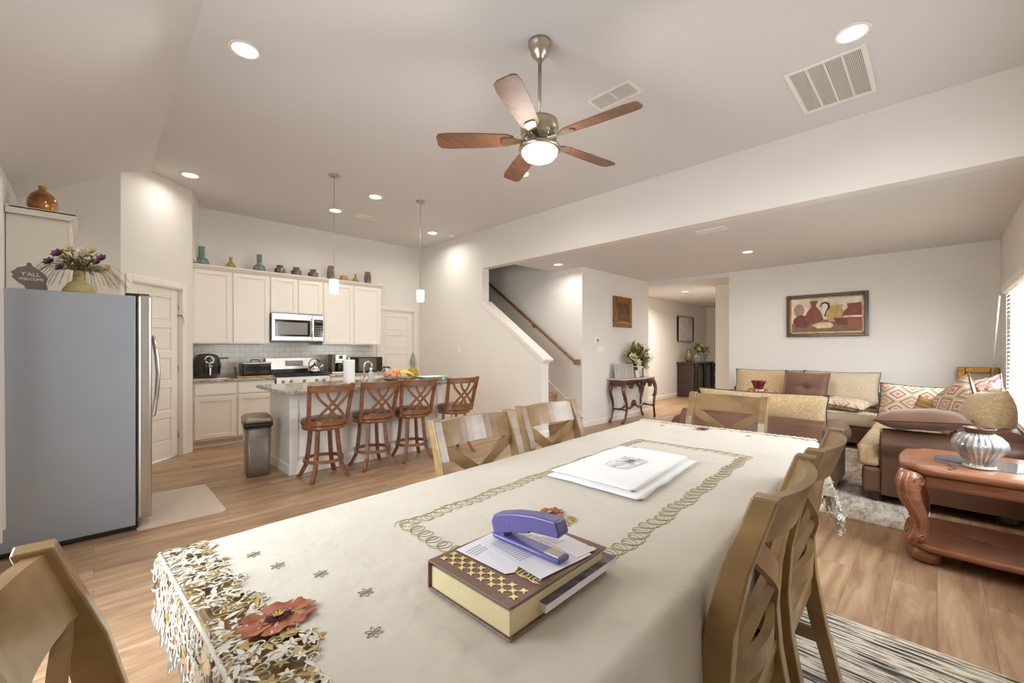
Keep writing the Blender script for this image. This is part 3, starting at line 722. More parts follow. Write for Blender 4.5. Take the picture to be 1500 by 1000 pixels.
# air fryer
e = empty('air_fryer', (1.09, 6.98, .90)); tag(e, 'black egg shaped air fryer with round dial on the left countertop', 'air fryer')
MB().lathe([(.10, 0), (.135, .01), (.158, .08), (.165, .16), (.155, .25), (.125, .31), (.08, .335), (0, .34)], 32).build('fryer_body', mat('glossy_brown_black', rgb(40, 32, 28), .15, vary=.1, coat=.5), e)
MB().lathe([(.055, 0), (.055, .006), (.045, .010), (.044, .006)], 28, M=TR(.01, -.138, .255, rx=radians(72))).build('dial_ring', CHROME, e)
MB().lathe([(.043, 0), (.043, .005), (.018, .007), (.018, .012), (0, .012)], 28, M=TR(.01, -.138, .255, rx=radians(72))).build('dial_face', BGLASS, e)
MB().b2((-.012+.01, -.19, .05), (.012+.01, -.155, .155), bev=.005).build('basket_handle', STEEL, e)
MB().tube([(-.12, -.105, .17), (-.06, -.152, .165), (.01, -.165, .163), (.07, -.152, .165), (.13, -.10, .17)], .003, 6).build('basket_seam', BLACK, e)
p = MB(); p.b2((-.17, -.20, 0), (.20, .05, .004)); o = p.build('paper_mat', PAPER, loc=(1.10, 6.98, .9005)); tag(o, 'white sheet lying on the countertop under the air fryer', 'mat')
# toaster oven on board
o = MB().b2((-.22, -.16, 0), (.235, .16, .018), bev=.006).build('cutting_board', wood_mat('maple_board', rgb(176, 128, 78), rgb(206, 162, 108), .5), loc=(1.625, 6.93, .9005)); tag(o, 'light wooden cutting board under the toaster oven', 'cutting board')
e = empty('toaster_oven', (1.66, 6.95, .919)); tag(e, 'black countertop oven with silver lid and top handle on a wooden board', 'toaster oven')
MB().b2((-.18, -.12, .012), (.18, .12, .165), bev=.015).build('oven_body', BLACK, e)
MB().b2((-.185, -.125, .163), (.185, .125, .19), bev=.012).build('oven_lid', STEEL, e)
MB().b2((-.145, -.125, .03), (.165, -.12, .15), bev=.002).build('front_glass', BGLASS, e)
MB().tube([(-.055, 0, .185), (-.05, 0, .225), (.05, 0, .225), (.055, 0, .185)], .008, 8).build('lid_handle', BLACK, e)
f = MB()
for sx in (-.15, .15):
    for sy in (-.09, .09): f.cyl((sx, sy, 0), .012, .014, 10)
f.build('feet', BLACK, e)
o = MB().b2((0, -.05, 0), (.012, .01, .15), bev=.003).build('knife_block', BLACK, loc=(1.42, 6.98, .9005), rot=(0, -.08, 0)); tag(o, 'thin black upright board leaning left of the toaster oven', 'board')
o = MB().b2((0, 0, 0), (.135, .012, .02), bev=.003).build('magnetic_strip', BLACK, loc=(1.27, 7.308, 1.155), rot=(0, -.04, 0)); tag(o, 'short black bar fixed to the tile backsplash right of the air fryer', 'wall bar')
cb = MB(); cb.tube([(1.22, 7.05, .905), (1.30, 7.0, .906), (1.36, 7.08, .93), (1.42, 7.12, .91)], .004, 6); tag(cb.build('power_cord', BLACK), 'thin black cord lying on the counter beside the air fryer', 'cord')
# kettle
e = empty('kettle', (2.49, 6.96, .930)); tag(e, 'shiny steel kettle with arched handle on the stove', 'kettle')
MB().lathe([(.085, 0), (.10, .012), (.10, .03), (.088, .07), (.06, .105), (.035, .12), (0, .122)], 28).build('kettle_body', CHROME, e)
MB().lathe([(.03, .118), (.018, .128), (.010, .135), (.012, .15), (0, .155)], 16).build('kettle_lid', BLACK, e)
MB().tube([(.075, 0, .07), (.12, 0, .10), (.14, 0, .135)], [.022, .015, .010], 10).build('spout', CHROME, e)
MB().tube([(-.08, 0, .085)]+[(-.085*cos(t), 0, .13+.085*sin(t)) for t in [i*pi/8 for i in range(0, 8)]], .007, 8).build('kettle_handle', BLACK, e)
# coffee maker
e = empty('coffee_maker', (2.85, 7.02, .9005)); tag(e, 'tall steel and black coffee maker on the right countertop', 'coffee maker')
MB().b2((-.11, -.13, 0), (.12, .13, .03), bev=.006).build('machine_base', STEEL, e)
MB().b2((-.11, .02, .03), (.12, .13, .31), bev=.004).build('water_tank', STEEL, e)
MB().b2((-.115, -.12, .03), (-.06, .02, .31), bev=.004).build('side_panel', mat('dark_steel', rgb(90, 80, 62), .35, .6, vary=.05), e)
MB().b2((-.06, -.13, .20), (.12, .02, .31), bev=.006).build('brew_head', STEEL, e)
MB().lathe([(.05, 0), (.062, .03), (.06, .09), (.045, .13), (.042, .14), (0, .14)], 20, c=(.03, -.06, .031)).build('carafe', BGLASS, e)
MB().b2((0, -.134, .24), (.06, -.13, .29)).build('control_display', BLACK, e)
# countertop microwave
e = empty('countertop_microwave', (3.42, 7.08, .9005)); tag(e, 'small dark countertop microwave oven at the right end of the counter', 'microwave')
MB().b2((-.23, -.15, .01), (.22, .17, .26), bev=.006).build('microwave_body', BLACK, e)
MB().b2((-.21, -.156, .035), (.10, -.15, .24)).build('door_window', mat('warm_window', rgb(96, 88, 72), .15, vary=.08), e)
MB().b2((.12, -.156, .03), (.20, -.15, .245)).build('control_panel', BGLASS, e)
f = MB()
for sx in (-.2, .19):
    for sy in (-.12, .14): f.cyl((sx, sy, 0), .012, .012, 10)
f.build('feet', BLACK, e)

# decorations on the cabinets ------------------------------------------
TEAL = mat('teal_glass', rgb(84, 108, 100), .12, col2=rgb(124, 146, 138), scale=25, coat=.6)
MOSS = mat('moss_gold_glass', rgb(96, 90, 34), .15, col2=rgb(190, 170, 90), scale=30, coat=.5)
SMOKE = mat('smoky_brown_glass', rgb(56, 42, 36), .12, col2=rgb(130, 112, 100), scale=40, stretch=(1, 1, .2), coat=.6)
TALLV = mat('teal_brown_glaze', rgb(72, 84, 84), .2, col2=rgb(150, 112, 70), scale=10, coat=.4)
AMBER = mat('amber_glass', rgb(150, 104, 52), .25, col2=rgb(204, 158, 92), scale=25)
def vase(x, y, z, prof, m, label, name='vase', seg=24, rib=0, ribn=0, cat='vase', group=None):
    o = MB().lathe(prof, seg, rib=rib, ribn=ribn).build(name, m, loc=(x, y, z)); return tag(o, label, cat, group)
TB = 2.4405
bott = lambda s: [(0, 0), (.068*s, 0), (.082*s, .02*s), (.084*s, .06*s), (.07*s, .095*s), (.04*s, .115*s), (.034*s, .13*s), (.034*s, .26*s), (.030*s, .262*s), (.028*s, .25*s), (0, .24*s)]
tear = lambda s: [(0, 0), (.08*s, 0), (.082*s, .012*s), (.055*s, .06*s), (.022*s, .11*s), (.016*s, .15*s), (.024*s, .175*s), (.018*s, .174*s), (.010*s, .15*s), (0, .15*s)]
jar = lambda s: [(0, 0), (.066*s, 0), (.076*s, .01), (.078*s, .075*s), (.066*s, .10*s), (.040*s, .108*s), (.038*s, .118*s), (.050*s, .125*s), (.050*s, .145*s), (.040*s, .145*s), (.036*s, .12*s), (0, .12*s)]
def X(u, y):   # x on the cabinet run for a bearing measured in the photograph
    q = (u-750)/FPX; c, s_ = cos(pi/2-yaw-0), 0
    a = yaw; vx, vy = cos(a), sin(a); rx, ry = sin(a), -cos(a)
    return y*(vx+rx*q)/(vy+ry*q)
vase(X(295.5, 7.13), 7.13, TB, bott(1.03), TEAL, 'teal long necked bottle at the left end of the cabinet tops', 'bottle', cat='bottle')
vase(X(338, 7.13), 7.13, TB, tear(1.0), MOSS, 'mossy gold teardrop vase between the two teal bottles')
vase(X(380, 7.13), 7.13, TB, bott(1.02), TEAL, 'teal long necked bottle left of the three dark jars', 'bottle', cat='bottle')
vase(X(410, 7.13), 7.13, TB, jar(1.0), SMOKE, 'leftmost of the three dark smoky jars on the cabinets', 'jar', rib=.03, ribn=10, cat='jar', group='dark smoky jars on the cabinet tops')
vase(X(434, 7.13), 7.13, TB, jar(1.0), SMOKE, 'middle of the three dark smoky jars on the cabinets', 'jar', rib=.03, ribn=10, cat='jar', group='dark smoky jars on the cabinet tops')
vase(X(458.5, 7.13), 7.13, TB, jar(1.0), SMOKE, 'rightmost of the three dark smoky jars on the cabinets', 'jar', rib=.03, ribn=10, cat='jar', group='dark smoky jars on the cabinet tops')
tv = [(0, 0), (.046, 0), (.056, .03), (.062, .10), (.056, .17), (.044, .225), (.036, .225), (.03, .2), (0, .2)]
vase(X(484.5, 7.13), 7.13, TB, [(r, z*1.08) for r, z in tv], TALLV, 'tall brown and teal barrel vase behind the left pendant cord')
vase(X(503.5, 7.13), 7.13, TB, [(0, 0), (.055, 0), (.068, .03), (.06, .075), (.045, .105), (.04, .105), (.04, .09), (0, .09)], AMBER, 'small amber ribbed bowl vase right of the left pendant cord', rib=.05, ribn=12)
vase(X(520.5, 7.13), 7.13, TB, tear(.93), MOSS, 'small golden teardrop vase beside the last tall vase')
vase(X(538.5, 7.13), 7.13, TB, tv, TALLV, 'tall brown and teal barrel vase at the right end of the cabinet tops')
COPPER = mat('copper_gold_glass', rgb(104, 50, 20), .12, .35, col2=rgb(206, 146, 60), scale=9, coat=.8)
vase(-.31, 5.40, 2.4455, [(r*.60, z*.80) for r, z in [(0, 0), (.10, 0), (.135, .03), (.158, .09), (.155, .15), (.125, .205), (.075, .245), (.045, .262), (.036, .28), (.046, .30), (.050, .305), (.038, .30), (.028, .28), (0, .27)]], COPPER, 'large round copper and gold vase on the cabinet above the fridge', seg=32)

# ------------------------------------------------------------------ flower helper
FQ = Vector((-.5, -.75, .55)).normalized().to_track_quat('Z', 'Y').to_matrix()
def flower(mb, c, r, m_i, n=7, up=(0, 0, 1)):
    mb.mi = m_i; c = Vector(c)
    for ring in (0, 1):
        for k in range(n):
            a = 2*pi*k/n+ring*.4; el = .25+.55*ring
            d = FQ @ Vector((cos(a)*cos(el), sin(a)*cos(el), sin(el)))
            mb.leaf(c, d, r*(1-.25*ring), r*.8, up=FQ @ Vector((0, 0, 1)), bend=-.25)
    mb.mi = 0
def bouquet(parent, base, top_r, height, nleaf, blossoms, mats, seed=1, droop=0, droop_r=.2, leafL=.09, spikes=0, ymax=9):
    rnd = random.Random(seed); base = Vector(base)
    f = MB()
    for k in range(nleaf):
        a = rnd.uniform(0, 2*pi); el = rnd.uniform(.05, 1.35)
        if sin(a)*cos(el)*top_r > ymax: a = -a
        d = Vector((cos(a)*cos(el), sin(a)*cos(el), sin(el)*height/top_r))
        tip = base+Vector((d.x, d.y, d.z))*top_r*rnd.uniform(.45, .95)
        f.mi = 0 if rnd.random() < .6 else 1
        f.tube([base, base+(tip-base)*.5+Vector((0, 0, .02)), tip], .0016, 4)
        dd = (tip-base).normalized()
        for q in range(3):
            f.leaf(base+(tip-base)*(.55+.15*q), dd+Vector((rnd.uniform(-.8, .8), rnd.uniform(-.8, .8), rnd.uniform(-.4, .5))), leafL*rnd.uniform(.5, 1), leafL*.28)
    for k in range(spikes):
        a = rnd.uniform(0, 2*pi); el = rnd.uniform(.25, 1.2); f.mi = 1
        if sin(a)*cos(el)*top_r > ymax: a = -a
        d = Vector((cos(a)*cos(el), sin(a)*cos(el), sin(el)*height/top_r)).normalized()
        L = top_r*rnd.uniform(.95, 1.25)
        for q in range(9): f.leaf(base+d*L*(.45+.065*q), d+Vector((rnd.uniform(-1, 1), rnd.uniform(-1, 1), rnd.uniform(-1, 1)))*.9, .035, .012)
        f.tube([base, base+d*L], .0014, 4)
    for k in range(droop):
        a = rnd.uniform(0, 2*pi); R = droop_r*rnd.uniform(.7, 1.15); f.mi = 1; h = rnd.uniform(.04, .10)
        pts = [base+Vector((cos(a)*R*t, sin(a)*R*t, h*sin(t*2.2)*1.2-.17*t*t*t)) for t in [i/7 for i in range(8)]]
        f.tube(pts, .0013, 4)
    f.build('foliage', [mats['leaf'], mats['dry']], parent)
    for (x, y, z, r, mk) in blossoms:
        b = MB(); flower(b, base+Vector((x, y, z)), r, 0); b.ball(base+Vector((x, y, z+r*.15)), r*.22, sub=1); b.build('blossom', mats[mk], parent)
FM = dict(leaf=LEAFG, dry=LEAFD, white=mat('white_petals', rgb(232, 224, 206), .7, vary=.04), purple=mat('purple_petals', rgb(134, 84, 118), .7, vary=.15), cream=mat('cream_petals', rgb(222, 214, 160), .7, vary=.08), red=mat('burgundy_petals', rgb(118, 52, 54), .7, vary=.12), lav=mat('grey_lavender', rgb(98, 88, 96), .8, vary=.15))

# ------------------------------------------------------------------ FRIDGE
e = empty('refrigerator', (-.07, 4.48, 0)); tag(e, 'tall grey refrigerator with stainless doors standing side on at the left', 'refrigerator')
MB().b2((-.375, -.43, .035), (.285, .43, 1.68), bev=.006).build('fridge_body', FRSIDE, e)
for sg, nm in ((-1, 'near'), (1, 'far')):
    y0, y1 = (-.435, -.004) if sg < 0 else (.004, .435)
    d = MB(); d.b2((.295, y0, .075), (.375, y1, 1.69), bev=.016, seg=3); dr = d.build('fridge_door', STEEL, e)
    h = MB(); yy = -.045*(-sg) if 0 else sg*.045
    h.tube([(.375, yy, 1.42), (.415, yy, 1.40), (.435, yy, 1.25), (.445, yy, 1.10), (.435, yy, .92), (.415, yy, .77), (.375, yy, .75)], .012, 10); h.build('door_handle', CHROME, dr)
    hc = MB(); hc.b2((.23, y0+.02 if sg < 0 else y1-.10, 1.68), (.36, y0+.10 if sg < 0 else y1-.02, 1.70), bev=.005); hc.build('hinge_cover', BLACK, e)
MB().b2((.285, -.42, .08), (.296, .42, 1.68)).build('door_gasket', BLACK, e)
MB().b2((-.36, -.42, .008), (.30, .42, .036)).build('toe_grille', BLACK, e)
f = MB()
for x in (-.33, .26):
    for y in (-.38, .38): f.cyl((x, y, 0), .022, .01, 12)
f.build('feet', BLACK, e)
# things on the fridge
e = empty('flower_vase', (-.07, 4.30, 1.6805)); e.scale = (.82, .82, .82); tag(e, 'squat tan bottle vase with dried grass and purple and white flowers on the fridge', 'flower arrangement')
MB().lathe([(r*.88, z*1.3) for r, z in [(0, 0), (.115, 0), (.125, .012), (.12, .035), (.085, .075), (.052, .095), (.046, .11), (.044, .165), (.035, .166), (.03, .15), (0, .15)]], 28).build('vase', mat('straw_vase', rgb(158, 142, 88), .6, col2=rgb(196, 180, 128), scale=50, stretch=(.2, .2, 4), bump=.3), e)
bouquet(e, (0, 0, .20), .22, .22, 60, [(.02, -.12, .15, .06, 'white'), (-.12, -.10, .12, .055, 'purple'), (.14, -.10, .12, .05, 'purple'), (.08, -.05, .18, .055, 'cream'), (-.06, -.05, .17, .05, 'cream'), (.17, -.06, .04, .05, 'cream'), (-.17, -.08, .05, .05, 'lav'), (.0, -.06, .12, .045, 'white'), (-.05, -.09, .07, .035, 'purple'), (.11, -.04, .09, .04, 'purple'), (.05, .0, .15, .04, 'cream'), (-.10, -.02, .11, .035, 'cream'), (-.11, -.08, .01, .04, 'lav'), (.04, -.09, .04, .035, 'lav'), (.12, .02, .04, .035, 'white')], FM, 3, droop=70, droop_r=.30, leafL=.07)
e = empty('welcome_plaque', (-.285, 4.22, 1.6805), radians(4)); e.scale = (.86, .86, .86); tag(e, 'grey cut out plaque with white words standing on the fridge', 'plaque')
pl = [(-.02, 0), (.055, 0), (.062, .03), (.055, .07), (.062, .12), (.05, .15), (.025, .18), (.0, .21), (-.008, .235), (-.024, .235), (-.026, .21), (-.05, .195), (-.062, .19), (-.075, .165), (-.09, .15), (-.078, .13), (-.085, .11), (-.06, .07), (-.035, .045), (-.03, .02)]
MB().prism([(x*1.25, 0, z*.93) for x, z in pl], (0, .018, 0)).build('plaque_board', mat('grey_wood_plaque', rgb(118, 106, 98), .7, vary=.12, scale=20), e)
text_mesh('plaque_lettering', "Y'ALL", .040, PAPER, e, (-.012, -.001, .130), (pi/2, 0, 0))
text_mesh('plaque_lettering', "WELCOME", .027, PAPER, e, (-.008, -.001, .093), (pi/2, 0, 0))
# kitchen mat
o = MB(); o.prism([(x, y, 0) for x, y in [(-.27, -.44), (-.25, -.46), (.25, -.46), (.27, -.44), (.27, .44), (.25, .46), (-.25, .46), (-.27, .44)]], (0, 0, .012)); o = o.build('kitchen_mat', mat('beige_mat', rgb(198, 180, 160), .85, vary=.03, bump=.3, bscale=200), loc=(.49, 4.47, .001)); tag(o, 'beige anti fatigue mat on the floor before the fridge', 'mat')
# outlet / switches
def plate(x, y, z, rz, w, h, label, name='wall_switch', cat='switch', n=1):
    e = empty(name, (x, y, z), rz); tag(e, label, cat)
    MB().box((0, -.003, 0), (w, .006, h), bev=.002).build('cover_plate', PLATE, e)
    for i in range(n):
        xx = (i-(n-1)/2)*.045; MB().box((xx, -.008, 0), (.03, .006, .062), bev=.002).build('rocker' if cat == 'switch' else 'socket', PLATE, e)
    return e
plate(XB, 6.02, 1.30, -pi/2, .075, .12, 'white switch plate on the stair wall right of the utility door')
plate(6.27, 4.13, 1.30, 0, .17, .12, 'white double switch plate below the thermostat', n=2)
plate(10.5, 5.05, .45, 0, .075, .12, 'white outlet low on the hall wall before the dark cabinet', 'wall_outlet', 'outlet', 2)
e = empty('thermostat', (6.13, 4.13, 1.45)); tag(e, 'small white thermostat on the wall left of the framed supper picture', 'thermostat')
MB().box((0, -.012, 0), (.12, .024, .10), bev=.006).build('thermostat_case', PLATE, e); MB().box((.02, -.025, 0), (.05, .003, .05)).build('thermostat_screen', mat('lcd', rgb(110, 112, 104), .3, vary=.05), e)

# ------------------------------------------------------------------ ISLAND
e = empty('kitchen_island', (2.38, 4.95, 0)); tag(e, 'white kitchen island with speckled granite top and sink', 'kitchen island')
b = MB(); b.b2((-.94, -.25, 0), (.94, .44, .855)); b.build('island_base', TRIM, e)
b = MB()
b.b2((-.955, -.265, 0), (.955, -.25, .095)); b.b2((-.954, -.249, 0), (-.94, .44, .094)); b.build('island_baseboard', TRIM, e)
b = MB(); b.b2((-.955, -.27, .77), (.955, -.25, .855)); b.b2((-.953, -.268, .095), (-.87, -.25, .77)); b.b2((.87, -.268, .095), (.953, -.25, .77)); b.build('island_trim_boards', TRIM, e)
b = MB(); b.b2((-1.07, -.56, .856), (.97, .50, .892), bev=.008); b.build('granite_top', GRAN, e)
plt = MB(); plt.box((-.905, -.273, .62), (.07, .006, .11), bev=.002); plt.build('outlet_plate', PLATE, e)
e2 = empty('kitchen_faucet', (2.39, 5.02, .8925)); tag(e2, 'chrome gooseneck faucet on the island', 'faucet')
MB().lathe([(0, 0), (.026, 0), (.024, .02), (.016, .03), (.014, .05), (0, .05)], 16).build('faucet_base', CHROME, e2)
MB().tube([(0, 0, .04), (0, 0, .20)]+[(.05-.05*cos(t), 0, .20+.05*sin(t)) for t in [i*pi/7 for i in range(1, 8)]]+[(.10, 0, .15)], .011, 10).build('spout', CHROME, e2)
MB().tube([(0, -.015, .06), (0, -.05, .085)], .006, 6).build('faucet_lever', CHROME, e2)
e2 = empty('paper_towel_roll', (2.13, 4.86, .8925)); tag(e2, 'standing roll of white paper towels on the island', 'paper towel roll')
MB().lathe([(0, 0), (.075, 0), (.075, .008), (0, .008)], 24).build('holder_base', CHROME, e2)
MB().lathe([(.02, .009), (.062, .009), (.063, .02), (.063, .27), (.060, .28), (.02, .28)], 28).build('paper_roll', mat('paper_towel', rgb(240, 238, 234), .95, vary=.02, bump=.6, bscale=70), e2)
MB().lathe([(0, .009), (.008, .009), (.008, .29), (.014, .30), (0, .31)], 12).build('holder_rod', CHROME, e2)
e2 = empty('soap_bottle', (2.37, 4.80, .8925)); tag(e2, 'clear plastic bottle with white top beside the island faucet', 'bottle')
MB().lathe([(0, 0), (.034, 0), (.036, .01), (.036, .10), (.028, .125), (.013, .145), (.013, .155), (0, .155)], 20).build('bottle_body', mat('milky_plastic', rgb(214, 218, 222), .15, vary=.03, trans=.4), e2)
MB().lathe([(0, .155), (.015, .155), (.015, .175), (.006, .18), (0, .19)], 14).build('bottle_cap', PLATE, e2)
# fruit
e2 = empty('fruit_bowl', (2.66, 4.72, .8925)); tag(e2, 'shallow cut glass fruit bowl on the island', 'bowl')
MB().lathe([(0, 0), (.08, 0), (.09, .008), (.15, .03), (.19, .055), (.195, .06), (.185, .058), (.14, .035), (.08, .015), (0, .012)], 40, rib=.02, ribn=20, sx=1.1, sy=.9).build('glass_dish', mat('cut_glass', rgb(176, 180, 168), .08, vary=.1, trans=.5, coat=.5), e2)
def fruit(x, y, z, r, m, label, name, group, sq=.92):
    e3 = empty(name, (2.66+x, 4.72+y, .9+z)); tag(e3, label, name, group)
    MB().lathe([(0, -r*sq*.85), (r*.5, -r*sq*.92), (r*.9, -r*.5*sq), (r, 0), (r*.92, r*.5*sq), (r*.5, r*.88*sq), (r*.12, r*.80*sq), (0, r*.74*sq)], 18).build('fruit_flesh', m, e3)
    MB().tube([(0, 0, r*.7*sq), (.003, 0, r*1.05*sq)], .0025, 5).build('fruit_stem', DARKW, e3)
APR = mat('red_apple_skin', rgb(176, 82, 70), .3, col2=rgb(214, 150, 110), scale=18); ORG = mat('orange_peel', rgb(226, 158, 66), .45, vary=.05, bump=.2, bscale=250); PCH = mat('pink_apple_skin', rgb(200, 120, 110), .35, col2=rgb(226, 180, 150), scale=16)
fruit(-.145, -.03, .085, .038, APR, 'red apple at the left edge of the fruit bowl', 'apple', 'apples in the fruit bowl')
fruit(-.08, -.075, .078, .036, PCH, 'pinkish apple low at the front left of the fruit bowl', 'apple', 'apples in the fruit bowl')
fruit(-.09, .02, .095, .038, PCH, 'pinkish apple at the back left of the fruit bowl', 'apple', 'apples in the fruit bowl')
fruit(-.012, -.085, .068, .034, APR, 'red apple low at the front middle of the fruit bowl', 'apple', 'apples in the fruit bowl')
fruit(-.01, -.02, .115, .042, ORG, 'orange lying on top in the middle of the fruit bowl', 'orange', None)
BAN = mat('banana_peel', rgb(226, 200, 84), .45, vary=.06)
e3 = empty('banana_bunch', (2.74, 4.68, .955)); tag(e3, 'bunch of yellow bananas at the right side of the fruit bowl', 'bananas')
for k in range(4):
    a0 = -.5+.17*k; pts = []
    for i in range(9):
        t = i/8; pts.append((-.06+.19*t, -.05+.035*k+.02*sin(t*3), .045-.012*abs(k-1.5)+.035*sin(t*pi)-.02*t))
    MB().tube(pts, [.006, .012, .016, .017, .017, .017, .015, .010, .005], 8).build('banana', BAN, e3)
MB().tube([(-.075, .0, .05), (-.05, .0, .052)], .009, 6).build('bunch_stem', DARKW, e3)
e3 = empty('pineapple', (3.02, 4.92, .8925)); tag(e3, 'whole pineapple with grey green crown standing on the island', 'pineapple')
b = MB(); b.lathe([(0, 0), (.045, .0), (.062, .03), (.068, .075), (.062, .12), (.045, .15), (0, .155)], 24)
for i in range(9):
    for k in range(12):
        z = .012+i*.0165; r = sqrt(max(.0001, 1-((z-.075)/.088)**2))*.069; a = 2*pi*(k+.5*(i % 2))/12
        b.ball((r*cos(a), r*sin(a), z), .0095, sub=1)
b.build('pineapple_body', mat('pineapple_skin', rgb(150, 118, 40), .6, col2=rgb(208, 178, 74), scale=40), e3)
f = MB()
for ring in range(6):
    for k in range(8):
        a = 2*pi*k/8+ring*.4; el = .35+ring*.2
        f.leaf((.01*cos(a), .01*sin(a), .15+ring*.014), (cos(a)*cos(el), sin(a)*cos(el), sin(el)), .085+.012*ring, .013, bend=-.25)
f.build('pineapple_crown', mat('pineapple_leaf', rgb(124, 132, 104), .6, col2=rgb(176, 180, 150), scale=20), e3)
o = MB().b2((-.16, -.13, 0), (.16, .13, .05), bev=.003); o.mi = 0
o = o.build('green_binder_box', mat('green_box', rgb(96, 130, 110), .5, vary=.05), loc=(3.14, 4.66, .8925), rot=(0, 0, -.05))
tag(o, 'flat green edged box at the right end of the island', 'box')
e3 = o; MB().b2((-.158, -.128, .050), (.158, .128, .0525)).build('white_box_lid', PAPER, o); MB().b2((.08, -.1325, .012), (.115, -.130, .038)).build('box_sticker', PAPER, o)
o = MB().b2((-.11, -.10, 0), (.11, .10, .02), bev=.003).build('paper_stack', PAPER, loc=(2.84, 4.60-.02, .8925), rot=(0, 0, .1)); tag(o, 'stack of white papers on the island beside the green edged box', 'papers')
# glass pitcher by the fruit
e3 = empty('glass_pitcher', (2.80, 5.22, .8925)); tag(e3, 'clear glass pitcher behind the fruit bowl on the island', 'pitcher')
MB().lathe([(0, 0), (.045, 0), (.055, .03), (.05, .10), (.038, .14), (.045, .17), (.041, .17), (.034, .14), (.046, .10), (.05, .03), (.04, .006), (0, .006)], 24).build('pitcher_body', mat('pitcher_glass', (1, 1, 1, 1), .03, trans=1), e3)
MB().tube([(.04, 0, .15), (.085, 0, .14), (.085, 0, .07), (.05, 0, .045)], .005, 8).build('pitcher_handle', CLEAR, e3)

# ------------------------------------------------------------------ STOOLS (local: faces +y, back at -y)
def make_stool():
    e = empty('bar_stool')
    MB().lathe([(0, .545), (.195, .545), (.212, .555), (.218, .575), (.205, .60), (.16, .612), (0, .615)], 36).build('seat_cushion', STOOLL, e)
    MB().lathe([(0, .50), (.19, .50), (.205, .507), (.205, .545), (.0, .545)], 36).build('seat_ring', STOOLW, e)
    for k in range(4):
        a = pi/4+k*pi/2; c_, s_ = cos(a), sin(a)
        M = Matrix.Rotation(a, 4, 'Z')
        pts = [(.135, 0, .50), (.145, 0, .38), (.160, 0, .25), (.185, 0, .12), (.235, 0, .03), (.262, 0, .0)]
        MB().tube(pts, .02, flat=(.017, .017), up=(0, 1, 0), M=M).build('leg', STOOLW, e)
    MB().tube([(.185*cos(t), .185*sin(t), .19) for t in [2*pi*i/36 for i in range(36)]], .012, 8, closed=True, flat=(.016, .009), up=(0, 0, 1)).build('foot_ring', STOOLW, e)
    # curved apron behind the seat and back posts
    def arc(R, a0, a1, z, n=10): return [(R*sin(a0+(a1-a0)*i/n), -R*cos(a0+(a1-a0)*i/n), z) for i in range(n+1)]
    MB().tube(arc(.218, -1.25, 1.25, .575, 16), .02, flat=(.022, .010), up=(0, 0, 1)).build('back_apron', STOOLW, e)
    for sg in (-1, 1):
        MB().tube([(sg*.185, -.105, .53), (sg*.19, -.125, .62), (sg*.200, -.165, .78), (sg*.213, -.215, .955)], .02, flat=(.018, .015), up=(0, 1, 0)).build('back_post', STOOLW, e)
    MB().tube([(x, -.215-.045*(1-(x/.2)**2)*1.0, .915) for x in [-.205+.041*i for i in range(11)]], .02, flat=(.034, .010), up=(0, 0, 1)).build('top_rail', STOOLW, e)
    def spl(x0, x1, x2):
        P = []
        for i in range(13):
            t = i/12; x = x0*(1-t)**2+2*x1*t*(1-t)+x2*t*t; z = .885-.295*t; y = -.255+.045*(x/.2)**2*1.0+.075*t*.6
            P.append((x, y, z))
        return P
    for a, b_, c_ in ((-.16, -.10, .115), (-.06, -.02, .07), (.06, .02, -.07), (.16, .10, -.115)):
        sgn = 1
        P = []
        for i in range(15):
            t = i/14; x = a+(c_-a)*t+(.05 if a > 0 else -.05)*0; 
            s2 = .5-.5*cos(pi*t); x = a*(1-s2)+c_*s2*1.0
            if abs(a) > .1: x = a*(1-s2)+(.045 if a < 0 else -.045)*s2*1.0+ (.03 if a < 0 else -.03)*sin(pi*t)*.5
            else: x = a*(1-s2)+(.14 if a < 0 else -.14)*s2
            y = -.255+.035*(x/.2)**2+.09*t*.7; P.append((x, y, .888-.315*t))
        MB().tube(P, .01, flat=(.0125, .006), up=(1, 0, 0)).build('back_splat', STOOLW, e)
    return e
st = make_stool()
spots = [(1.665, 4.40, 0, 'first bar stool from the trash can, nearest the camera'), (2.21, 4.44, .0, 'second bar stool from the trash can along the island'),
         (2.70, 4.42, -.12, 'third bar stool from the trash can, before the fruit bowl'), (3.25, 4.32, -.06, 'last bar stool standing apart at the right end of the island')]
rots = [0, 0, -.14, -.05]
for i, (x, y, r, l) in enumerate(spots):
    o = st if i == 0 else copy_tree(st)
    o.location = (x, y, 0); o.rotation_euler = (0, 0, r); tag(o, l, 'bar stool', 'cherry wood bar stools at the island')
# trash can
e = empty('trash_can', (1.215, 5.02, 0), radians(-8)); tag(e, 'taupe plastic trash can with a black bag beside the island', 'trash can')
def rr(w, d, r=.03, z=0, n=4):
    P = []
    for cx, cy, a0 in ((w/2-r, d/2-r, 0), (-w/2+r, d/2-r, pi/2), (-w/2+r, -d/2+r, pi), (w/2-r, -d/2+r, 3*pi/2)):
        for i in range(n+1): a = a0+pi/2*i/n; P.append(Vector((cx+r*cos(a), cy+r*sin(a), z)))
    return P
def loft(mb, rings):
    V = [[mb.bm.verts.new(p) for p in R] for R in rings]; n = len(V[0])
    for A, B in zip(V, V[1:]):
        for i in range(n): f = mb.bm.faces.new((A[i], A[(i+1) % n], B[(i+1) % n], B[i])); f.smooth = True
    mb.bm.faces.new(V[0][::-1]); mb.bm.faces.new(V[-1]); return mb
CANM = mat('taupe_plastic', rgb(120, 108, 96), .35, .3, vary=.04)
loft(MB(), [rr(.20, .30, .03, 0), rr(.205, .31, .03, .10), rr(.235, .36, .04, .53)]).build('can_body', CANM, e)
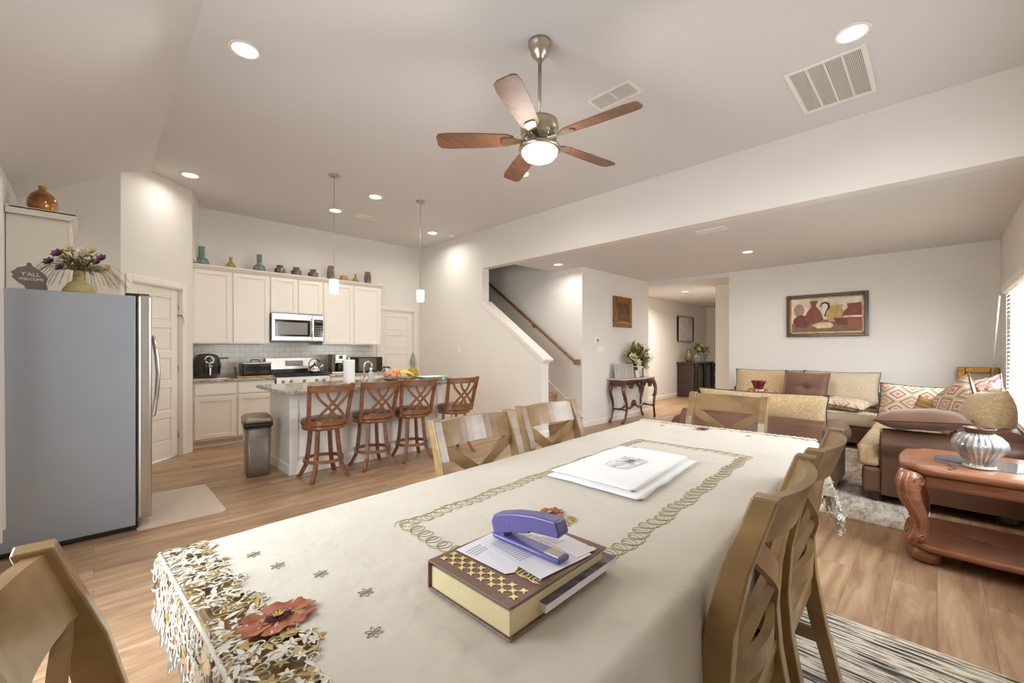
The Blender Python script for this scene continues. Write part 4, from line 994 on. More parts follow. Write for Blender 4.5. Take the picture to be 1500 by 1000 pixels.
b = MB(); loft(b, [rr(.252, .378, .04, .50), rr(.262, .388, .04, .53), rr(.25, .375, .04, .552)])
for v in b.bm.verts: v.co += Vector((0, 0, .012*noise.noise(v.co*40)))
b.build('trash_bag', mat('black_bag', rgb(28, 28, 30), .25, vary=.1, bump=.8, bscale=50), e)
b = MB(); loft(b, [rr(.262, .39, .045, .553), rr(.262, .39, .045, .585), rr(.22, .34, .045, .612), rr(.12, .22, .04, .622)]); b.build('can_lid', mat('champagne_lid', rgb(150, 138, 118), .3, .5, vary=.04), e)
b = MB(); b.box((-.114, .02, .40), (.006, .05, .09)); b.build('can_sticker', PAPER, e)

# ================================================================== DINING
TR0 = radians(3.05); TCX, TCY = 1.46, .895; TL, TW, TZ = 2.62, .99, .80
e = empty('dining_table', (TCX, TCY, 0), TR0); tag(e, 'long rectangular dining table under the cream embroidered cloth', 'table')
MB().b2((-TL/2+.01, -TW/2+.01, .762), (TL/2-.01, TW/2-.01, TZ-.008), bev=.006).build('tabletop', CHAIRW, e)
b = MB()
for a, c in (((-TL/2+.12, -TW/2+.10, .67), (TL/2-.12, -TW/2+.125, .762)), ((-TL/2+.12, TW/2-.125, .67), (TL/2-.12, TW/2-.10, .762)), ((-TL/2+.12, -TW/2+.10, .67), (-TL/2+.145, TW/2-.10, .762)), ((TL/2-.145, -TW/2+.10, .67), (TL/2-.12, TW/2-.10, .762))): b.b2(a, c)
b.build('apron', CHAIRW, e)
for sx in (-1, 1):
    for sy in (-1, 1): MB().box((sx*(TL/2-.10), sy*(TW/2-.09), .381), (.085, .085, .762), bev=.006).build('leg', CHAIRW, e)
# ---- tablecloth
HW, HL = TW/2, TL/2
def fold(v, half, R=.012):      # flat coordinate -> (coordinate, drop)
    s = 1 if v >= 0 else -1; a = abs(v)-half
    if a <= 0: return v, 0.0, 0.0
    if a < R*pi/2: return s*(half+R*sin(a/R)), R*(1-cos(a/R)), a
    return s*(half+R), R+(a-R*pi/2), a
def cloth_pt(s, t):
    x, dx, ax = fold(s, HL); y, dy, ay = fold(t, HW)
    drop = max(dx, dy)+.55*min(dx, dy)
    wv = 0
    if drop > .02:
        k = min(1, drop/.22); amp = .010+.012*(ax > 0 and ay > 0)
        ph = s*21+1.3*sin(s*5) if dy >= dx else t*24
        wv = amp*k*(sin(ph)*.6+.4*sin(ph*2.3+1))+.010*k
    if dy > 0: y += (1 if t > 0 else -1)*(wv+(.25*ax if ax > 0 else 0))
    if dx > 0: x += (1 if s > 0 else -1)*(wv+(.25*ay if ay > 0 else 0))
    z = TZ-drop+.0015
    if drop < .001:
        z += .0022*noise.noise(Vector((s*3.1, t*4.3, .3)))+.0016*noise.noise(Vector((s*9+t*5, t*3, 2.3)))+.0022
    return Vector((x, y, z))
HANG = .30
ce = empty('tablecloth', (TCX, TCY, 0), TR0); tag(ce, 'cream tablecloth with gold loop embroidery draped over the dining table', 'tablecloth')
def scal(t):   # where the plain cloth ends near the camera end
    return -HL+.055+.028*abs(sin((t+.03)*pi/.11))+.045*math.exp(-((t+.02)/.12)**2)
def cfn(a, b_):
    t = -HW-HANG+(2*HW+2*HANG)*b_; s0 = scal(t); s = s0+(HL+HANG-s0)*a
    return cloth_pt(s, t)
MB().grid(cfn, 150, 90).build('cloth_sheet', CLOTH, ce)
# embroidery loops along a rectangle (local coordinates)
def rect_path(x0, x1, y0, y1):
    P = [(x0, y0), (x1, y0), (x1, y1), (x0, y1), (x0, y0)]; return [Vector((p[0], p[1], 0)) for p in P]
P = rect_path(-.83, .66, -.31, .21); em = MB()
for i in range(4):
    A, B = P[i], P[i+1]; d = B-A; L = d.length; d.normalize(); nrm = Vector((-d.y, d.x, 0)); nl = int(L/.040)
    for ph, rad in ((0, .024), (1.6, .020)):
        pts = []
        for k in range(nl*14+1):
            q = k/14; c = A+d*(L*q/nl); a = 2*pi*q+ph
            p = c+d*rad*cos(a)+nrm*(rad*1.05*sin(a)+.006*sin(q*1.3)); z = cloth_pt(p.x, p.y).z
            pts.append((p.x, p.y, z+.0006))
        em.tube(pts, .0009, 4)
em.build('loop_embroidery', GOLDTH, ce)
GREYTH = mat('grey_green_thread', rgb(138, 134, 110), .6, vary=.1)
for (fx, fy) in ((-1.17, .33), (-1.15, .23), (-1.10, .12), (-1.07, -.02), (-1.12, -.14), (1.18, .30), (1.18, -.2)):
    em = MB()
    for k in range(6):
        a = pi*k/3+.3; c = Vector((fx, fy, 0)); pts = []
        for i in range(9):
            t = i/8*2*pi; q = c+Vector((cos(a), sin(a), 0))*(.009+.007*cos(t))+Vector((-sin(a), cos(a), 0))*.003*sin(t); pts.append((q.x, q.y, cloth_pt(q.x, q.y).z+.0006))
        em.tube(pts, .0007, 4)
    em.build('small_flower_stitching', GREYTH, ce)
POP = mat('rust_poppy_fabric', rgb(142, 72, 48), .75, col2=rgb(182, 112, 84), scale=40); POPC = mat('poppy_dark', rgb(92, 44, 58), .7, vary=.1); YEL = mat('yellow_stamens', rgb(214, 186, 84), .6, vary=.1)
def poppy(x, y, r, rot=0):
    b = MB()
    for k in range(6):
        a = rot+pi*k/3
        def fn(u, v, a=a):
            w = (v-.5)*1.25; rr_ = r*u*(1-.10*abs(sin(6*w))); ang = a+w*(1-.25*u)
            return Vector((x+rr_*cos(ang)*1.1, y+rr_*sin(ang)*.8, TZ+.0055+.008*u*(.35+.65*sin(3*w+k)**2)))
        b.grid(fn, 6, 8)
    o = b.build('poppy_applique', POP, ce)
    b = MB()
    for k in range(22):
        a = 2*pi*k/22; b.tube([(x, y, TZ+.009), (x+r*.36*cos(a), y+r*.28*sin(a), TZ+.013)], .0013, 4)
    b.build('poppy_center', POPC, o)
    b = MB()
    for k in range(7): b.tube([(x, y, TZ+.012), (x+r*.15*cos(k*.9), y+r*.12*sin(k*.9), TZ+.017)], .0016, 4)
    b.build('poppy_stamens', YEL, o)
poppy(-1.23+.01, .02, .062, .3); poppy(-.50, -.055, .050, 0); poppy(1.21, .06, .045, .2)
b = MB(); 
for i in range(3): b.leaf((-.50-.03+.03*i, -.10, TZ+.006), (.2-.3*i, -1, 0), .05, .02, bend=0)
b.build('gold_leaf_stitching', LACEG, ce)
# lace: rings and leaves laid over strips of the cloth surface
rnd = random.Random(5)
def frame_at(s, t):
    p = cloth_pt(s, t); px_ = cloth_pt(s+.004, t)-p; py_ = cloth_pt(s, t+.004)-p
    px_.normalize(); py_.normalize(); n = px_.cross(py_).normalized()
    return p, px_, py_, n
def lace_bits(mb, s, t, r, kind, mi=0, lift=.002):
    p, ax, ay, n = frame_at(s, t); p = p+n*lift; mb.mi = mi; a0 = rnd.uniform(0, 2*pi)
    if kind == 0:      # ring
        mb.tube([p+(ax*cos(a)+ay*sin(a)*.8)*r for a in [a0+2*pi*i/10 for i in range(10)]], .0017, 4, closed=True)
    elif kind == 1:    # four petal star of leaves
        for k in range(5):
            a = a0+2*pi*k/5; mb.leaf(p, ax*cos(a)+ay*sin(a), r*1.5, r*.65, up=n, bend=.0)
    else:
        d = ax*cos(a0)+ay*sin(a0); mb.leaf(p-d*r, d, r*3.0, r*.8, up=n, bend=.15)
    mb.mi = 0
lc = MB()
for i in range(1500):
    t = rnd.uniform(-HW-.10, HW+.02); s1 = scal(t)+.006; s0 = -HL-.13+.02*sin(t*60)
    s = s0+(s1-s0)*rnd.random()**.85; gold = 1 if (rnd.random() < (.55 if (s > -HL+.02 and abs(t+.02) < .16) else .16)) else 0
    lace_bits(lc, s, t, rnd.uniform(.007, .013), rnd.choice((0, 1, 2, 2, 2, 2)), gold, rnd.uniform(.001, .006))
lc.build('cutwork_lace_end', [LACE, LACEG], ce)
# rolled cord along the scallops and along the table edge
cd = MB(); pts = []
for i in range(260):
    t = -HW+2*HW*i/259; p, ax, ay, n = frame_at(scal(t), t); pts.append(p+n*.001)
cd.tube(pts, .0022, 5)
pts = []
for i in range(160):
    t = -HW-.02+(2*HW+.04)*i/159; p, ax, ay, n = frame_at(-HL-.008, t); pts.append(p+n*(.006+.001*sin(i*2)))
cd.tube(pts, .0042, 6)
cd.build('lace_cord', LACE, ce)
dr = MB()
for i in range(90):
    t = -HW-.10+(2*HW+.12)*i/89; p, ax, ay, n = frame_at(-HL-.125+.02*sin(t*60), t); p = p+n*.004
    dn = Vector((-.10+rnd.uniform(-.12, .12), rnd.uniform(-.25, .25), -1)).normalized(); L = rnd.uniform(.02, .04)
    dr.leaf(p, dn, L, .012, up=Vector((1, 0, 0)), bend=0); dr.leaf(p+Vector((0, 0, -.002)), dn, L, .009, up=Vector((0, 1, .1)), bend=0)
dr.build('lace_drops', mat('white_lace_drop', rgb(222, 222, 218), .8, vary=.02), ce)['kind'] = 'stuff'
# lace at the hanging hems (long sides, far end)
def hem(name, pts_fn, n, band, dens):
    lc = MB()
    for i in range(dens):
        a = rnd.random(); w = rnd.random(); s, t = pts_fn(a, w); lace_bits(lc, s, t, rnd.uniform(.009, .016), rnd.choice((0, 1, 2)), 0, rnd.uniform(.001, .005))
    lc.build(name, [LACE, LACEG], ce)
hem('hem_lace_side', lambda a, w: (-.1+(HL+HANG+.05+.1)*a, -HW-HANG-.05+.13*w), 0, 0, 620)
hem('hem_lace_far', lambda a, w: (HL+HANG-.08+.13*w, -HW-HANG+(2*HW+2*HANG)*a), 0, 0, 420)
fe = MB(); pts = []
for i in range(120):
    t = -HW-.01+(2*HW+.02)*i/119; p, ax, ay, n = frame_at(HL-.012, t); pts.append(p+n*(.003+.0015*sin(i*1.7)))
fe.tube(pts, .005, 6)
for i in range(150):
    t = -HW+2*HW*rnd.random(); lace_bits(fe, HL-.035*rnd.random()-.005, t, .009, rnd.choice((0, 2)), 1 if rnd.random() < .3 else 0)
fe.build('far_edge_lace', [LACE, LACEG], ce)

# ---- dining chairs (local: faces +y, back at -y)
def make_chair():
    e = empty('dining_chair'); PX = .222
    post = [(-.315, 0), (-.285, .12), (-.245, .28), (-.215, .44), (-.205, .56), (-.215, .70), (-.245, .84), (-.285, .955), (-.300, 1.0)]
    for sg in (-1, 1):
        b = MB(); w = .022
        th = [.040, .045, .052, .058, .060, .058, .054, .048, .046]
        for (A, B), ta, tb in zip(zip(post, post[1:]), th, th[1:]):
            pass
        poly = [(y+t/2, z) for (y, z), t in zip(post, th)]+[(y-t/2, z) for (y, z), t in list(zip(post, th))[::-1]]
        b.prism([(sg*PX-w, y, z) for y, z in poly], (2*w, 0, 0)); o = b.build('back_leg', CHAIRW, e)
        m = o.modifiers.new('bevel', 'BEVEL'); m.width = .004; m.segments = 2; m.limit_method = 'ANGLE'
    def yb(z):
        for (a, za), (c, zc) in zip(post, post[1:]):
            if za <= z <= zc: return a+(c-a)*(z-za)/(zc-za)
        return post[-1][0]
    def curved(z0, z1, name, bulge=.042, t=.021, n=12):
        b = MB(); W = PX-.018
        def pt(x, z, off): return Vector((x, yb(z)-bulge*(1-(x/W)**2)+off, z))
        cols = []
        for i in range(n+1):
            x = -W+2*W*i/n; cols.append([b.bm.verts.new(pt(x, z0, t/2)), b.bm.verts.new(pt(x, z1, t/2)), b.bm.verts.new(pt(x, z1, -t/2)), b.bm.verts.new(pt(x, z0, -t/2))])
        for A, B in zip(cols, cols[1:]):
            for k in range(4): f = b.bm.faces.new((A[k], A[(k+1) % 4], B[(k+1) % 4], B[k])); f.smooth = False
        b.bm.faces.new(cols[0]); b.bm.faces.new(cols[-1][::-1])
        return b.build(name, CHAIRW, e)
    curved(.885, .992, 'top_rail'); curved(.545, .60, 'lower_back_rail')
    for sg in (-1, 1):
        b = MB(); W = PX-.018; cols = []; n = 14
        for i in range(n+1):
            t_ = i/n; x = sg*(-W+2*W*t_); z = .60+.285*t_; hw = .030
            y = yb(z)-.040*(1-(x/W)**2)+(.004*sg)
            zz0 = max(.598, z-hw); zz1 = min(.887, z+hw)
            cols.append([b.bm.verts.new((x, y+.009, zz0)), b.bm.verts.new((x, y+.009, zz1)), b.bm.verts.new((x, y-.009, zz1)), b.bm.verts.new((x, y-.009, zz0))])
        for A, B in zip(cols, cols[1:]):
            for k in range(4): b.bm.faces.new((A[k], A[(k+1) % 4], B[(k+1) % 4], B[k]))
        b.bm.faces.new(cols[0]); b.bm.faces.new(cols[-1][::-1]); b.build('cross_brace', CHAIRW, e)
    MB().prism([(-.20, -.235, .445), (.20, -.235, .445), (.225, .19, .445), (.21, .205, .445), (-.21, .205, .445), (-.225, .19, .445)], (0, 0, .028)).build('seat', CHAIRW, e)
    b = MB(); b.pillow(.40, .38, .05, M=TR(0, -.005, .483), pinch=0, p=6, n=10); b.build('seat_pad', LEATHER, e)
    b = MB(); b.b2((-.195, .155, .385), (.195, .178, .445)); b.b2((-.20, -.23, .385), (.20, -.21, .445)); b.b2((-.215, -.22, .385), (-.195, .17, .445)); b.b2((.195, -.22, .385), (.215, .17, .445)); b.build('seat_apron', CHAIRW, e)
    for sg in (-1, 1): MB().box((sg*.20, .175, .2225), (.042, .042, .445), bev=.004).build('front_leg', CHAIRW, e)
    for sg in (-1, 1): MB().b2((sg*.207-.010, -.255, .20), (sg*.207+.010, .16, .245)).build('side_stretcher', CHAIRW, e)
    MB().b2((-.2, -.04, .21), (.2, -.02, .24)).build('cross_stretcher', CHAIRW, e)
    return e
dc = make_chair()
G = 'wooden cross back chairs around the dining table'
for i, (x, y, r, l) in enumerate([
    (1.245, 1.195, pi+.02, 'cross back wooden chair on the far side of the table, nearer the bar stools'),
    (1.815, 1.245, pi+.02, 'cross back wooden chair on the far side of the table, nearer the stairs'),
    (2.70, .985, pi/2, 'cross back wooden chair at the far head of the table, before the armchair'),
    (1.155, .545, .04, 'cross back wooden chair nearest the camera on the right of the table'),
    (1.705, .555, .03, 'cross back wooden chair on the right of the table, second from the camera'),
    (.235, .745, -pi/2, 'cross back wooden chair cut off at the bottom left corner')]):
    o = dc if i == 0 else copy_tree(dc); o.location = (x, y, .009 if i in (3, 4) else 0); o.rotation_euler = (0, 0, r); tag(o, l, 'chair', G)

# ---- things on the table
def on(x, y): return (x, y)
TT = TZ+.0065
e = empty('book', (.645, .625, TT), radians(1.5)); tag(e, 'thick brown book with gold ornaments lying under the stapler', 'book')
BW, BD = .305, .235
MB().b2((-BW/2, -BD/2, 0), (BW/2, BD/2, .004), bev=.0015, seg=1).build('back_cover', BOOKC, e)
MB().b2((-BW/2, BD/2-.003, 0), (BW/2, BD/2+.003, .056), bev=.0015, seg=1).build('spine', BOOKC, e)
MB().b2((-BW/2+.006, -BD/2+.008, .0045), (BW/2-.006, BD/2-.003, .047)).build('page_block', PAGES, e)
MC = Matrix.Translation((0, BD/2, .0515)) @ Matrix.Rotation(radians(-2.4), 4, 'X') @ Matrix.Translation((0, -BD/2, -.0515+.0)) 
MB().b2((-BW/2, -BD/2, .0515), (BW/2, BD/2, .0555), M=MC, bev=.0015, seg=1)
FC = MB().b2((-BW/2, -BD/2, .0545), (BW/2, BD/2+.002, .0590), bev=.0015, seg=1).build('front_cover', BOOKC, e)
zt = .0591
gp = MB(); rnd = random.Random(11)
def motif(x, y, s):
    for k in range(4):
        a = pi/4+pi*k/2; gp.leaf((x, y, zt+.0004), (cos(a), sin(a), 0), s, s*.6, bend=0)
    gp.box((x, y, zt+.0004), (s*.35, s*.35, .0005))
for side in (-1, 1):
    gp = MB()
    for i in range(15):
        y = -BD/2+.018+(BD-.036)*i/14
        for j in range(3):
            if (i+j) % 2 == 0: motif(side*(BW/2-.040)+(j-1)*.013, y, .0095)
    gp.build('gold_ornament', GOLDPRINT, FC)
gp = MB()
for side in (-1, 1):
    gp.tube([(side*(.062+.004*abs(sin(i*.55))), -BD/2+.01+(BD-.02)*i/40, zt+.0004) for i in range(41)], .0012, 4)
gp.build('gold_border_line', GOLDPRINT, FC)
text_mesh('book_title', 'Bible', .040, GOLDPRINT, FC, (-.052, -.062, zt+.0004), (0, 0, radians(-90)), ext=.0003)
# booklet stuck in the book
o = MB(); o.b2((-.10, -.075, 0), (.10, .08, .006), bev=.001, seg=1)
bk = empty('booklet', (.695, .535, TT+.0125), radians(1.5)); 
tag(bk, 'thin dark covered booklet tucked out of the pages of the brown book', 'booklet')
MB().b2((-.115, -.035, .018), (.13, .04, .0195)).build('booklet_cover', paint_mat('dark_purple_print', [rgb(60, 54, 62), rgb(104, 96, 108), rgb(146, 138, 146)], 18), bk)
MB().b2((-.115, -.033, .002), (.13, .04, .0178)).build('booklet_pages', PAPER, bk)
# papers
def sheet(x, y, z, w, d, rz, label, name='paper_sheet', lines=0, cut=None):
    b = MB(); pl = cut or [(-w/2, -d/2), (w/2, -d/2), (w/2, d/2), (-w/2, d/2)]
    b.prism([(p[0], p[1], 0) for p in pl], (0, 0, .0005)); o = b.build(name, PAPER, loc=(x, y, z), rot=(0, 0, rz)); tag(o, label, 'paper')
    if lines:
        l = MB(); rn = random.Random(lines)
        for k in range(lines): l.b2((-w*.4, d*.36-k*.008, .0006), (-w*.4+w*rn.uniform(.3, .75), d*.36-k*.008+.0018, .0008))
        l.build('printed_lines', mat('grey_print', rgb(150, 150, 162), .7, vary=.1), o)
    return o
ZP = TT+.0605
sheet(.615, .652, ZP, .115, .165, .12, 'white slip with a torn edge on the left of the brown book', cut=[(-.06, -.06), (-.045, -.07), (-.02, -.062), (0, -.068), (.055, -.075), (.06, .08), (-.05, .085)], lines=4)
sheet(.678, .618, ZP+.001, .15, .20, -.08, 'printed white sheet lying under the purple stapler', lines=13)
sheet(.745, .585, ZP+.002, .06, .13, -.10, 'narrow white card on the right of the brown book', lines=6)
# stapler: local x = length, tip at +x
e = empty('stapler', (.668, .622, ZP+.0035), radians(-88)); tag(e, 'purple stapler lying on the brown book', 'stapler')
b = MB(); b.b2((-.095, -.019, 0), (.095, .019, .012), bev=.005, seg=3); b.build('stapler_base', PURPLE, e)
MB().b2((.052, -.012, .0122), (.088, .012, .0135)).build('anvil_plate', CHROME, e)
MH = TR(-.085, 0, .018, ry=radians(-10))
b = MB(); b.b2((0, -.008, 0), (.172, .008, .010), M=MH); b.build('staple_rail', CHROME, e)
b = MB()
prof = [(-.008, -.006), (.10, .004), (.105, .008), (.178, .003), (.184, .010), (.178, .036), (.12, .043), (.06, .043), (.0, .036), (-.012, .020)]
b.prism([(x, -.0175, z) for x, z in prof], (0, .035, 0), MH)
o = b.build('stapler_arm', PURPLE, e); m = o.modifiers.new('bevel', 'BEVEL'); m.width = .004; m.segments = 3; m.limit_method = 'ANGLE'; m.angle_limit = radians(40)
b = MB()
for k in range(4): b.b2((.004, -.0185, .002+.006*k), (.05, .0185, .0045+.006*k), M=MH)
b.build('grip_ridges', PURPLE, e)
b = MB(); b.b2((-.088, -.015, .010), (-.06, .015, .026), bev=.003); b.build('hinge_block', PURPLE, e)
# folded towel
e = empty('folded_towel', (1.545, .895, TT), radians(2)); tag(e, 'folded white towel lying on the dining table', 'towel')
quad = [(-.30, .18), (-.31, -.215), (.31, -.175), (.30, .19)]
def tw(zb, zt_, sh, seed):
    b = MB()
    def q(u, v, sg):
        (x0, y0), (x1, y1), (x2, y2), (x3, y3) = [(x*sh[0]+sh[2], y*sh[1]+sh[3]) for x, y in quad]
        x = (x0*(1-v)+x1*v)*(1-u)+(x3*(1-v)+x2*v)*u; y = (y0*(1-v)+y1*v)*(1-u)+(y3*(1-v)+y2*v)*u
        eu = 1-abs(2*u-1)**14; ev = 1-abs(2*v-1)**14; k = (max(0, eu)*max(0, ev))**.5
        m_ = (zb+zt_)/2; h = (zt_-zb)/2
        z = m_+sg*h*k+(.005*noise.noise(Vector((x*6, y*7, seed)))*k if sg > 0 else 0)
        return Vector((x+.006*noise.noise(Vector((y*9, seed, 0)))*(1-k), y+.008*noise.noise(Vector((x*9, seed, 3))), z))
    for sg in (1, -1): b.grid(lambda u, v: q(u, v, sg), 34, 26)
    bmesh.ops.remove_doubles(b.bm, verts=b.bm.verts[:], dist=1e-5); return b
tw(.0, .016, (1, 1, 0, 0), 1.0).build('towel_bottom_fold', TOWELM, e)
tw(.015, .030, (.94, .90, .005, .012), 4.0).build('towel_top_fold', TOWELM, e)
pk = MB(); rnd = random.Random(9)
pk.grid(lambda u, v: Vector((-.05+.17*u, -.04+.10*v, .0345+.006*noise.noise(Vector((u*5, v*5, 1)))+.003*noise.noise(Vector((u*19, v*17, 1))))), 20, 14)
pko = pk.build('plastic_pouch', mat('crinkled_plastic', rgb(236, 238, 242), .06, vary=.02, spec=.9, coat=1), loc=(1.50, .88, TT)); tag(pko, 'small crinkled clear plastic pouch on top of the white towel', 'plastic pouch')
so = pko.modifiers.new('s', 'SOLIDIFY'); so.thickness = .001
b = MB(); b.b2((.02, -.012, .040), (.07, .008, .0415)); b.build('printed_tag', mat('grey_tag', rgb(120, 124, 134), .5, vary=.2, scale=200), pko)
b = MB(); b.tube([(.10+.12*i/20, .175-.02*i/20+.006*sin(i*1.9), .002) for i in range(21)], .004, 5); o = b.build('gold_ribbon', GOLDTH, loc=(1.70, .905, TT)); tag(o, 'gold braided trim lying at the far side of the white towel', 'trim')
# striped rug under the table
e = MB().b2((-.9, -.74, 0), (.9, .73, .007)).build('striped_rug', SRUG, loc=(1.66, .25, .001)); tag(e, 'black and cream striped woven rug under the dining table', 'rug')

# ================================================================== LIVING ROOM
o = MB().prism([(x, y, 0) for x, y in [(4.10, .04), (7.30, .04), (7.30, 2.75), (4.10, 2.75)]], (0, 0, .010)).build('living_room_rug', LRUG, loc=(0, 0, .001)); tag(o, 'faded cream and grey patterned rug under the living room sofas', 'rug')
RZ = .012
NAIL = mat('brass_nailheads', rgb(170, 140, 96), .3, .9, vary=.05)
def roll_arm(side, W, y0, y1, ztop, R, lean=0):
    """rolled arm, extruded front to back; side -1 left, +1 right; W half width to the outer face of the arm"""
    P = []; cx = W-R+.01; cz = ztop-R
    for i in range(15):
        a = radians(-50)+radians(250)*i/14; P.append((cx+R*cos(a), cz+R*sin(a)))
    P += [(cx-R*.55, cz-R*.75), (cx-R*.55, .07), (cx+R*.60, .07), (cx+R*.60, cz-R*.8)]
    b = MB(); b.prism([(side*x, y0, z) for x, z in P], (0, y1-y0, 0)); return b, cx, cz
def sofa(name, W, D, nseat, label, loc, rz, seat_z=.47, arm_z=.62, back_z=.68, cush=TAN, cat='sofa', back=True):
    """local: faces +y, centre of footprint at origin; W full width, D depth"""
    e = empty(name, loc, rz); tag(e, label, cat); hw, hd = W/2, D/2; R = .125; AW = .235
    b = MB(); b.b2((-hw+.06, -hd+.05, .075), (hw-.06, hd-.03, .29), bev=.03, seg=3); b.build('base', LEATHER, e)
    s = MB(); s.tube([(-hw+.10, hd-.028, .185), (hw-.10, hd-.028, .185)], .006, 6); s.build('base_seam', LEATHER, e)
    for sg in (-1, 1):
        ab, cx, cz = roll_arm(sg, hw, -hd+.04, hd-.16, arm_z, R)
        a = ab.build('arm', LEATHER, e); m = a.modifiers.new('bevel', 'BEVEL'); m.width = .012; m.segments = 3; m.limit_method = 'ANGLE'; m.angle_limit = radians(50)
        for p in a.data.polygons: p.use_smooth = len(p.vertices) <= 4
        f = MB(); f.lathe([(R*.78, 0), (R*.74, .012), (R*.3, .018), (0, .016)], 28, M=Matrix.Translation((sg*cx, hd-.161, cz)) @ Matrix.Rotation(-pi/2, 4, 'X')); f.b2((sg*(cx-.055), hd-.165, .09), (sg*(cx+.055), hd-.148, cz-.06), bev=.006); f.build('arm_front_panel', LEATHER, a)
        n = MB()
        for k in range(18):
            t = radians(-70)+radians(320)*k/17; n.ball((sg*cx+R*.88*cos(t), hd-.150, cz+R*.88*sin(t)), .0055, sub=1)
        o = n.build('nailhead_trim', NAIL, a); o['kind'] = 'stuff'
    n = MB(); k = -hw+.10
    while k < hw-.08: n.ball((k, hd-.030, .10), .0055, sub=1); k += .035
    o = n.build('nailhead_row', NAIL, e); o['kind'] = 'stuff'
    if back:
        P = [(-hd, .075), (-hd+.20, .075), (-hd+.24, .45), (-hd+.21, back_z-.03)]
        for i in range(9):
            a = pi*i/8; P.append((-hd+.12+.095*cos(a), back_z-.08+.085*sin(a)))
        P += [(-hd+.01, back_z-.10)]
        b = MB(); b.prism([(-hw+.10, y, z) for y, z in P], (W-.20, 0, 0)); o = b.build('back', LEATHER, e)
        m = o.modifiers.new('bevel', 'BEVEL'); m.width = .012; m.segments = 3; m.limit_method = 'ANGLE'; m.angle_limit = radians(50)
        for p in o.data.polygons: p.use_smooth = len(p.vertices) <= 4
    cw = (W-2*AW)/nseat
    for k in range(nseat):
        x0 = -hw+AW+cw*k; x1 = x0+cw; b = MB()
        ex0 = -hw+.055 if k == 0 else x0+.004; ex1 = hw-.055 if k == nseat-1 else x1-.004
        b.prism([(x0+.004, -hd+.22, .292), (x1-.004, -hd+.22, .292), (x1-.004, hd-.155, .292), (ex1, hd-.150, .292), (ex1, hd, .292), (ex0, hd, .292), (ex0, hd-.150, .292), (x0+.004, hd-.155, .292)], (0, 0, seat_z-.292))
        bmesh.ops.recalc_face_normals(b.bm, faces=b.bm.faces[:])
        o = b.build('seat_cushion', cush, e); m = o.modifiers.new('bevel', 'BEVEL'); m.width = .035; m.segments = 4; m.limit_method = 'ANGLE'
        for p in o.data.polygons: p.use_smooth = True
        pb = MB(); pb.tube([(ex0+.02, hd-.003, seat_z-.016), (ex1-.02, hd-.003, seat_z-.016)], .004, 6); pb.build('piping', cush, o)
    for sx in (-1, 1):
        for sy in (-1, 1): MB().lathe([(.035, 0), (.055, .012), (.058, .04), (.05, .05), (.06, .065), (.055, .08), (0, .08)], 18, c=(sx*(hw-.14), sy*(hd-.12), 0)).build('bun_foot', DARKW, e)
    return e
sofa('leather_sofa', 2.20, .98, 2, 'brown leather sofa with tan cushions against the living room back wall', (7.42, 1.42, RZ), pi/2, cush=TANG)
sofa('leather_armchair', 1.42, .98, 1, 'brown leather armchair seen from behind, past the far end of the table', (4.86, 1.30, RZ), -pi/2, arm_z=.60, back_z=.66, cush=TAN, cat='armchair')
sofa('leather_sofa', 2.25, .98, 2, 'brown leather sofa along the window wall behind the carved end table', (5.755, .0, RZ), 0, arm_z=.62, cush=TAN)

def cushion(name, w, h, t, m, M, label, group=None, cat='cushion', p=3.2, pinch=.06, piping=None, tuft=False, back_m=None):
    e = empty(name); e.matrix_world = M; tag(e, label, cat, group)
    b = MB(); b.pillow(w, h, t, n=18, p=p, pinch=pinch)
    if tuft:
        for v in b.bm.verts:
            r = sqrt(v.co.x**2+v.co.y**2); v.co.z *= 1-.55*math.exp(-(r/.05)**2)-.18*math.exp(-(v.co.y/.012)**2)
    ms = [m] if not back_m else [m, back_m]
    if back_m:
        for f in b.bm.faces:
            if f.calc_center_median().z < 0: f.material_index = 1
    b.build('cushion_cover', ms, e)
    pts = []
    for (a0, a1, ax) in ((-1, 1, 0), (-1, 1, 1), (1, -1, 2), (1, -1, 3)):
        for i in range(10):
            q = a0+(a1-a0)*i/10
            u, v = {0: (q, -1), 1: (1, q), 2: (q, 1), 3: (-1, q)}[ax]
            pts.append((w/2*u*(1-pinch*(1-v*v)), h/2*v*(1-pinch*(1-u*u)), 0))
    MB().tube(pts, .005, 5, closed=True).build('cushion_piping', piping or m, e)
    return e
def UP(x, y, z, face, lean=15, roll=0):   # cushion standing up: local x horizontal, local y up, +z faces 'face' heading (radians, world)
    # local frame -> world: z axis = heading direction, y axis = up
    h = Vector((cos(face), sin(face), 0)); upv = Vector((0, 0, 1)); xr = upv.cross(h)
    R = Matrix((xr, upv, h)).transposed().to_4x4()
    return Matrix.Translation((x, y, z)) @ R @ Matrix.Rotation(radians(-lean), 4, 'X') @ Matrix.Rotation(radians(roll), 4, 'Z')
DARKP = mat('dark_piping', rgb(74, 56, 46), .7, vary=.1)
SZ = .482
# back wall sofa
cushion('back_cushion', .92, .50, .20, TAN, UP(7.60, 1.92, SZ+.245, pi, 14), 'tan back cushion at the left of the back wall sofa', 'tan back cushions on the back wall sofa', piping=DARKP)
cushion('back_cushion', .90, .50, .20, TANG, UP(7.60, .99, SZ+.25, pi, 14), 'greyish tan back cushion at the right of the back wall sofa', 'tan back cushions on the back wall sofa', piping=DARKP)
cushion('leather_pillow', .56, .50, .16, SUEDE, UP(7.38, 1.36, SZ+.245, pi, 16, -3), 'brown tufted leather pillow in the middle of the back wall sofa', tuft=True)
cushion('kilim_pillow', .50, .46, .15, KILIM, TR(7.16, .86, SZ+.085, rx=radians(-4), ry=radians(-6), rz=radians(80)), 'rust patterned pillow lying flat at the right of the back wall sofa', piping=DARKP)
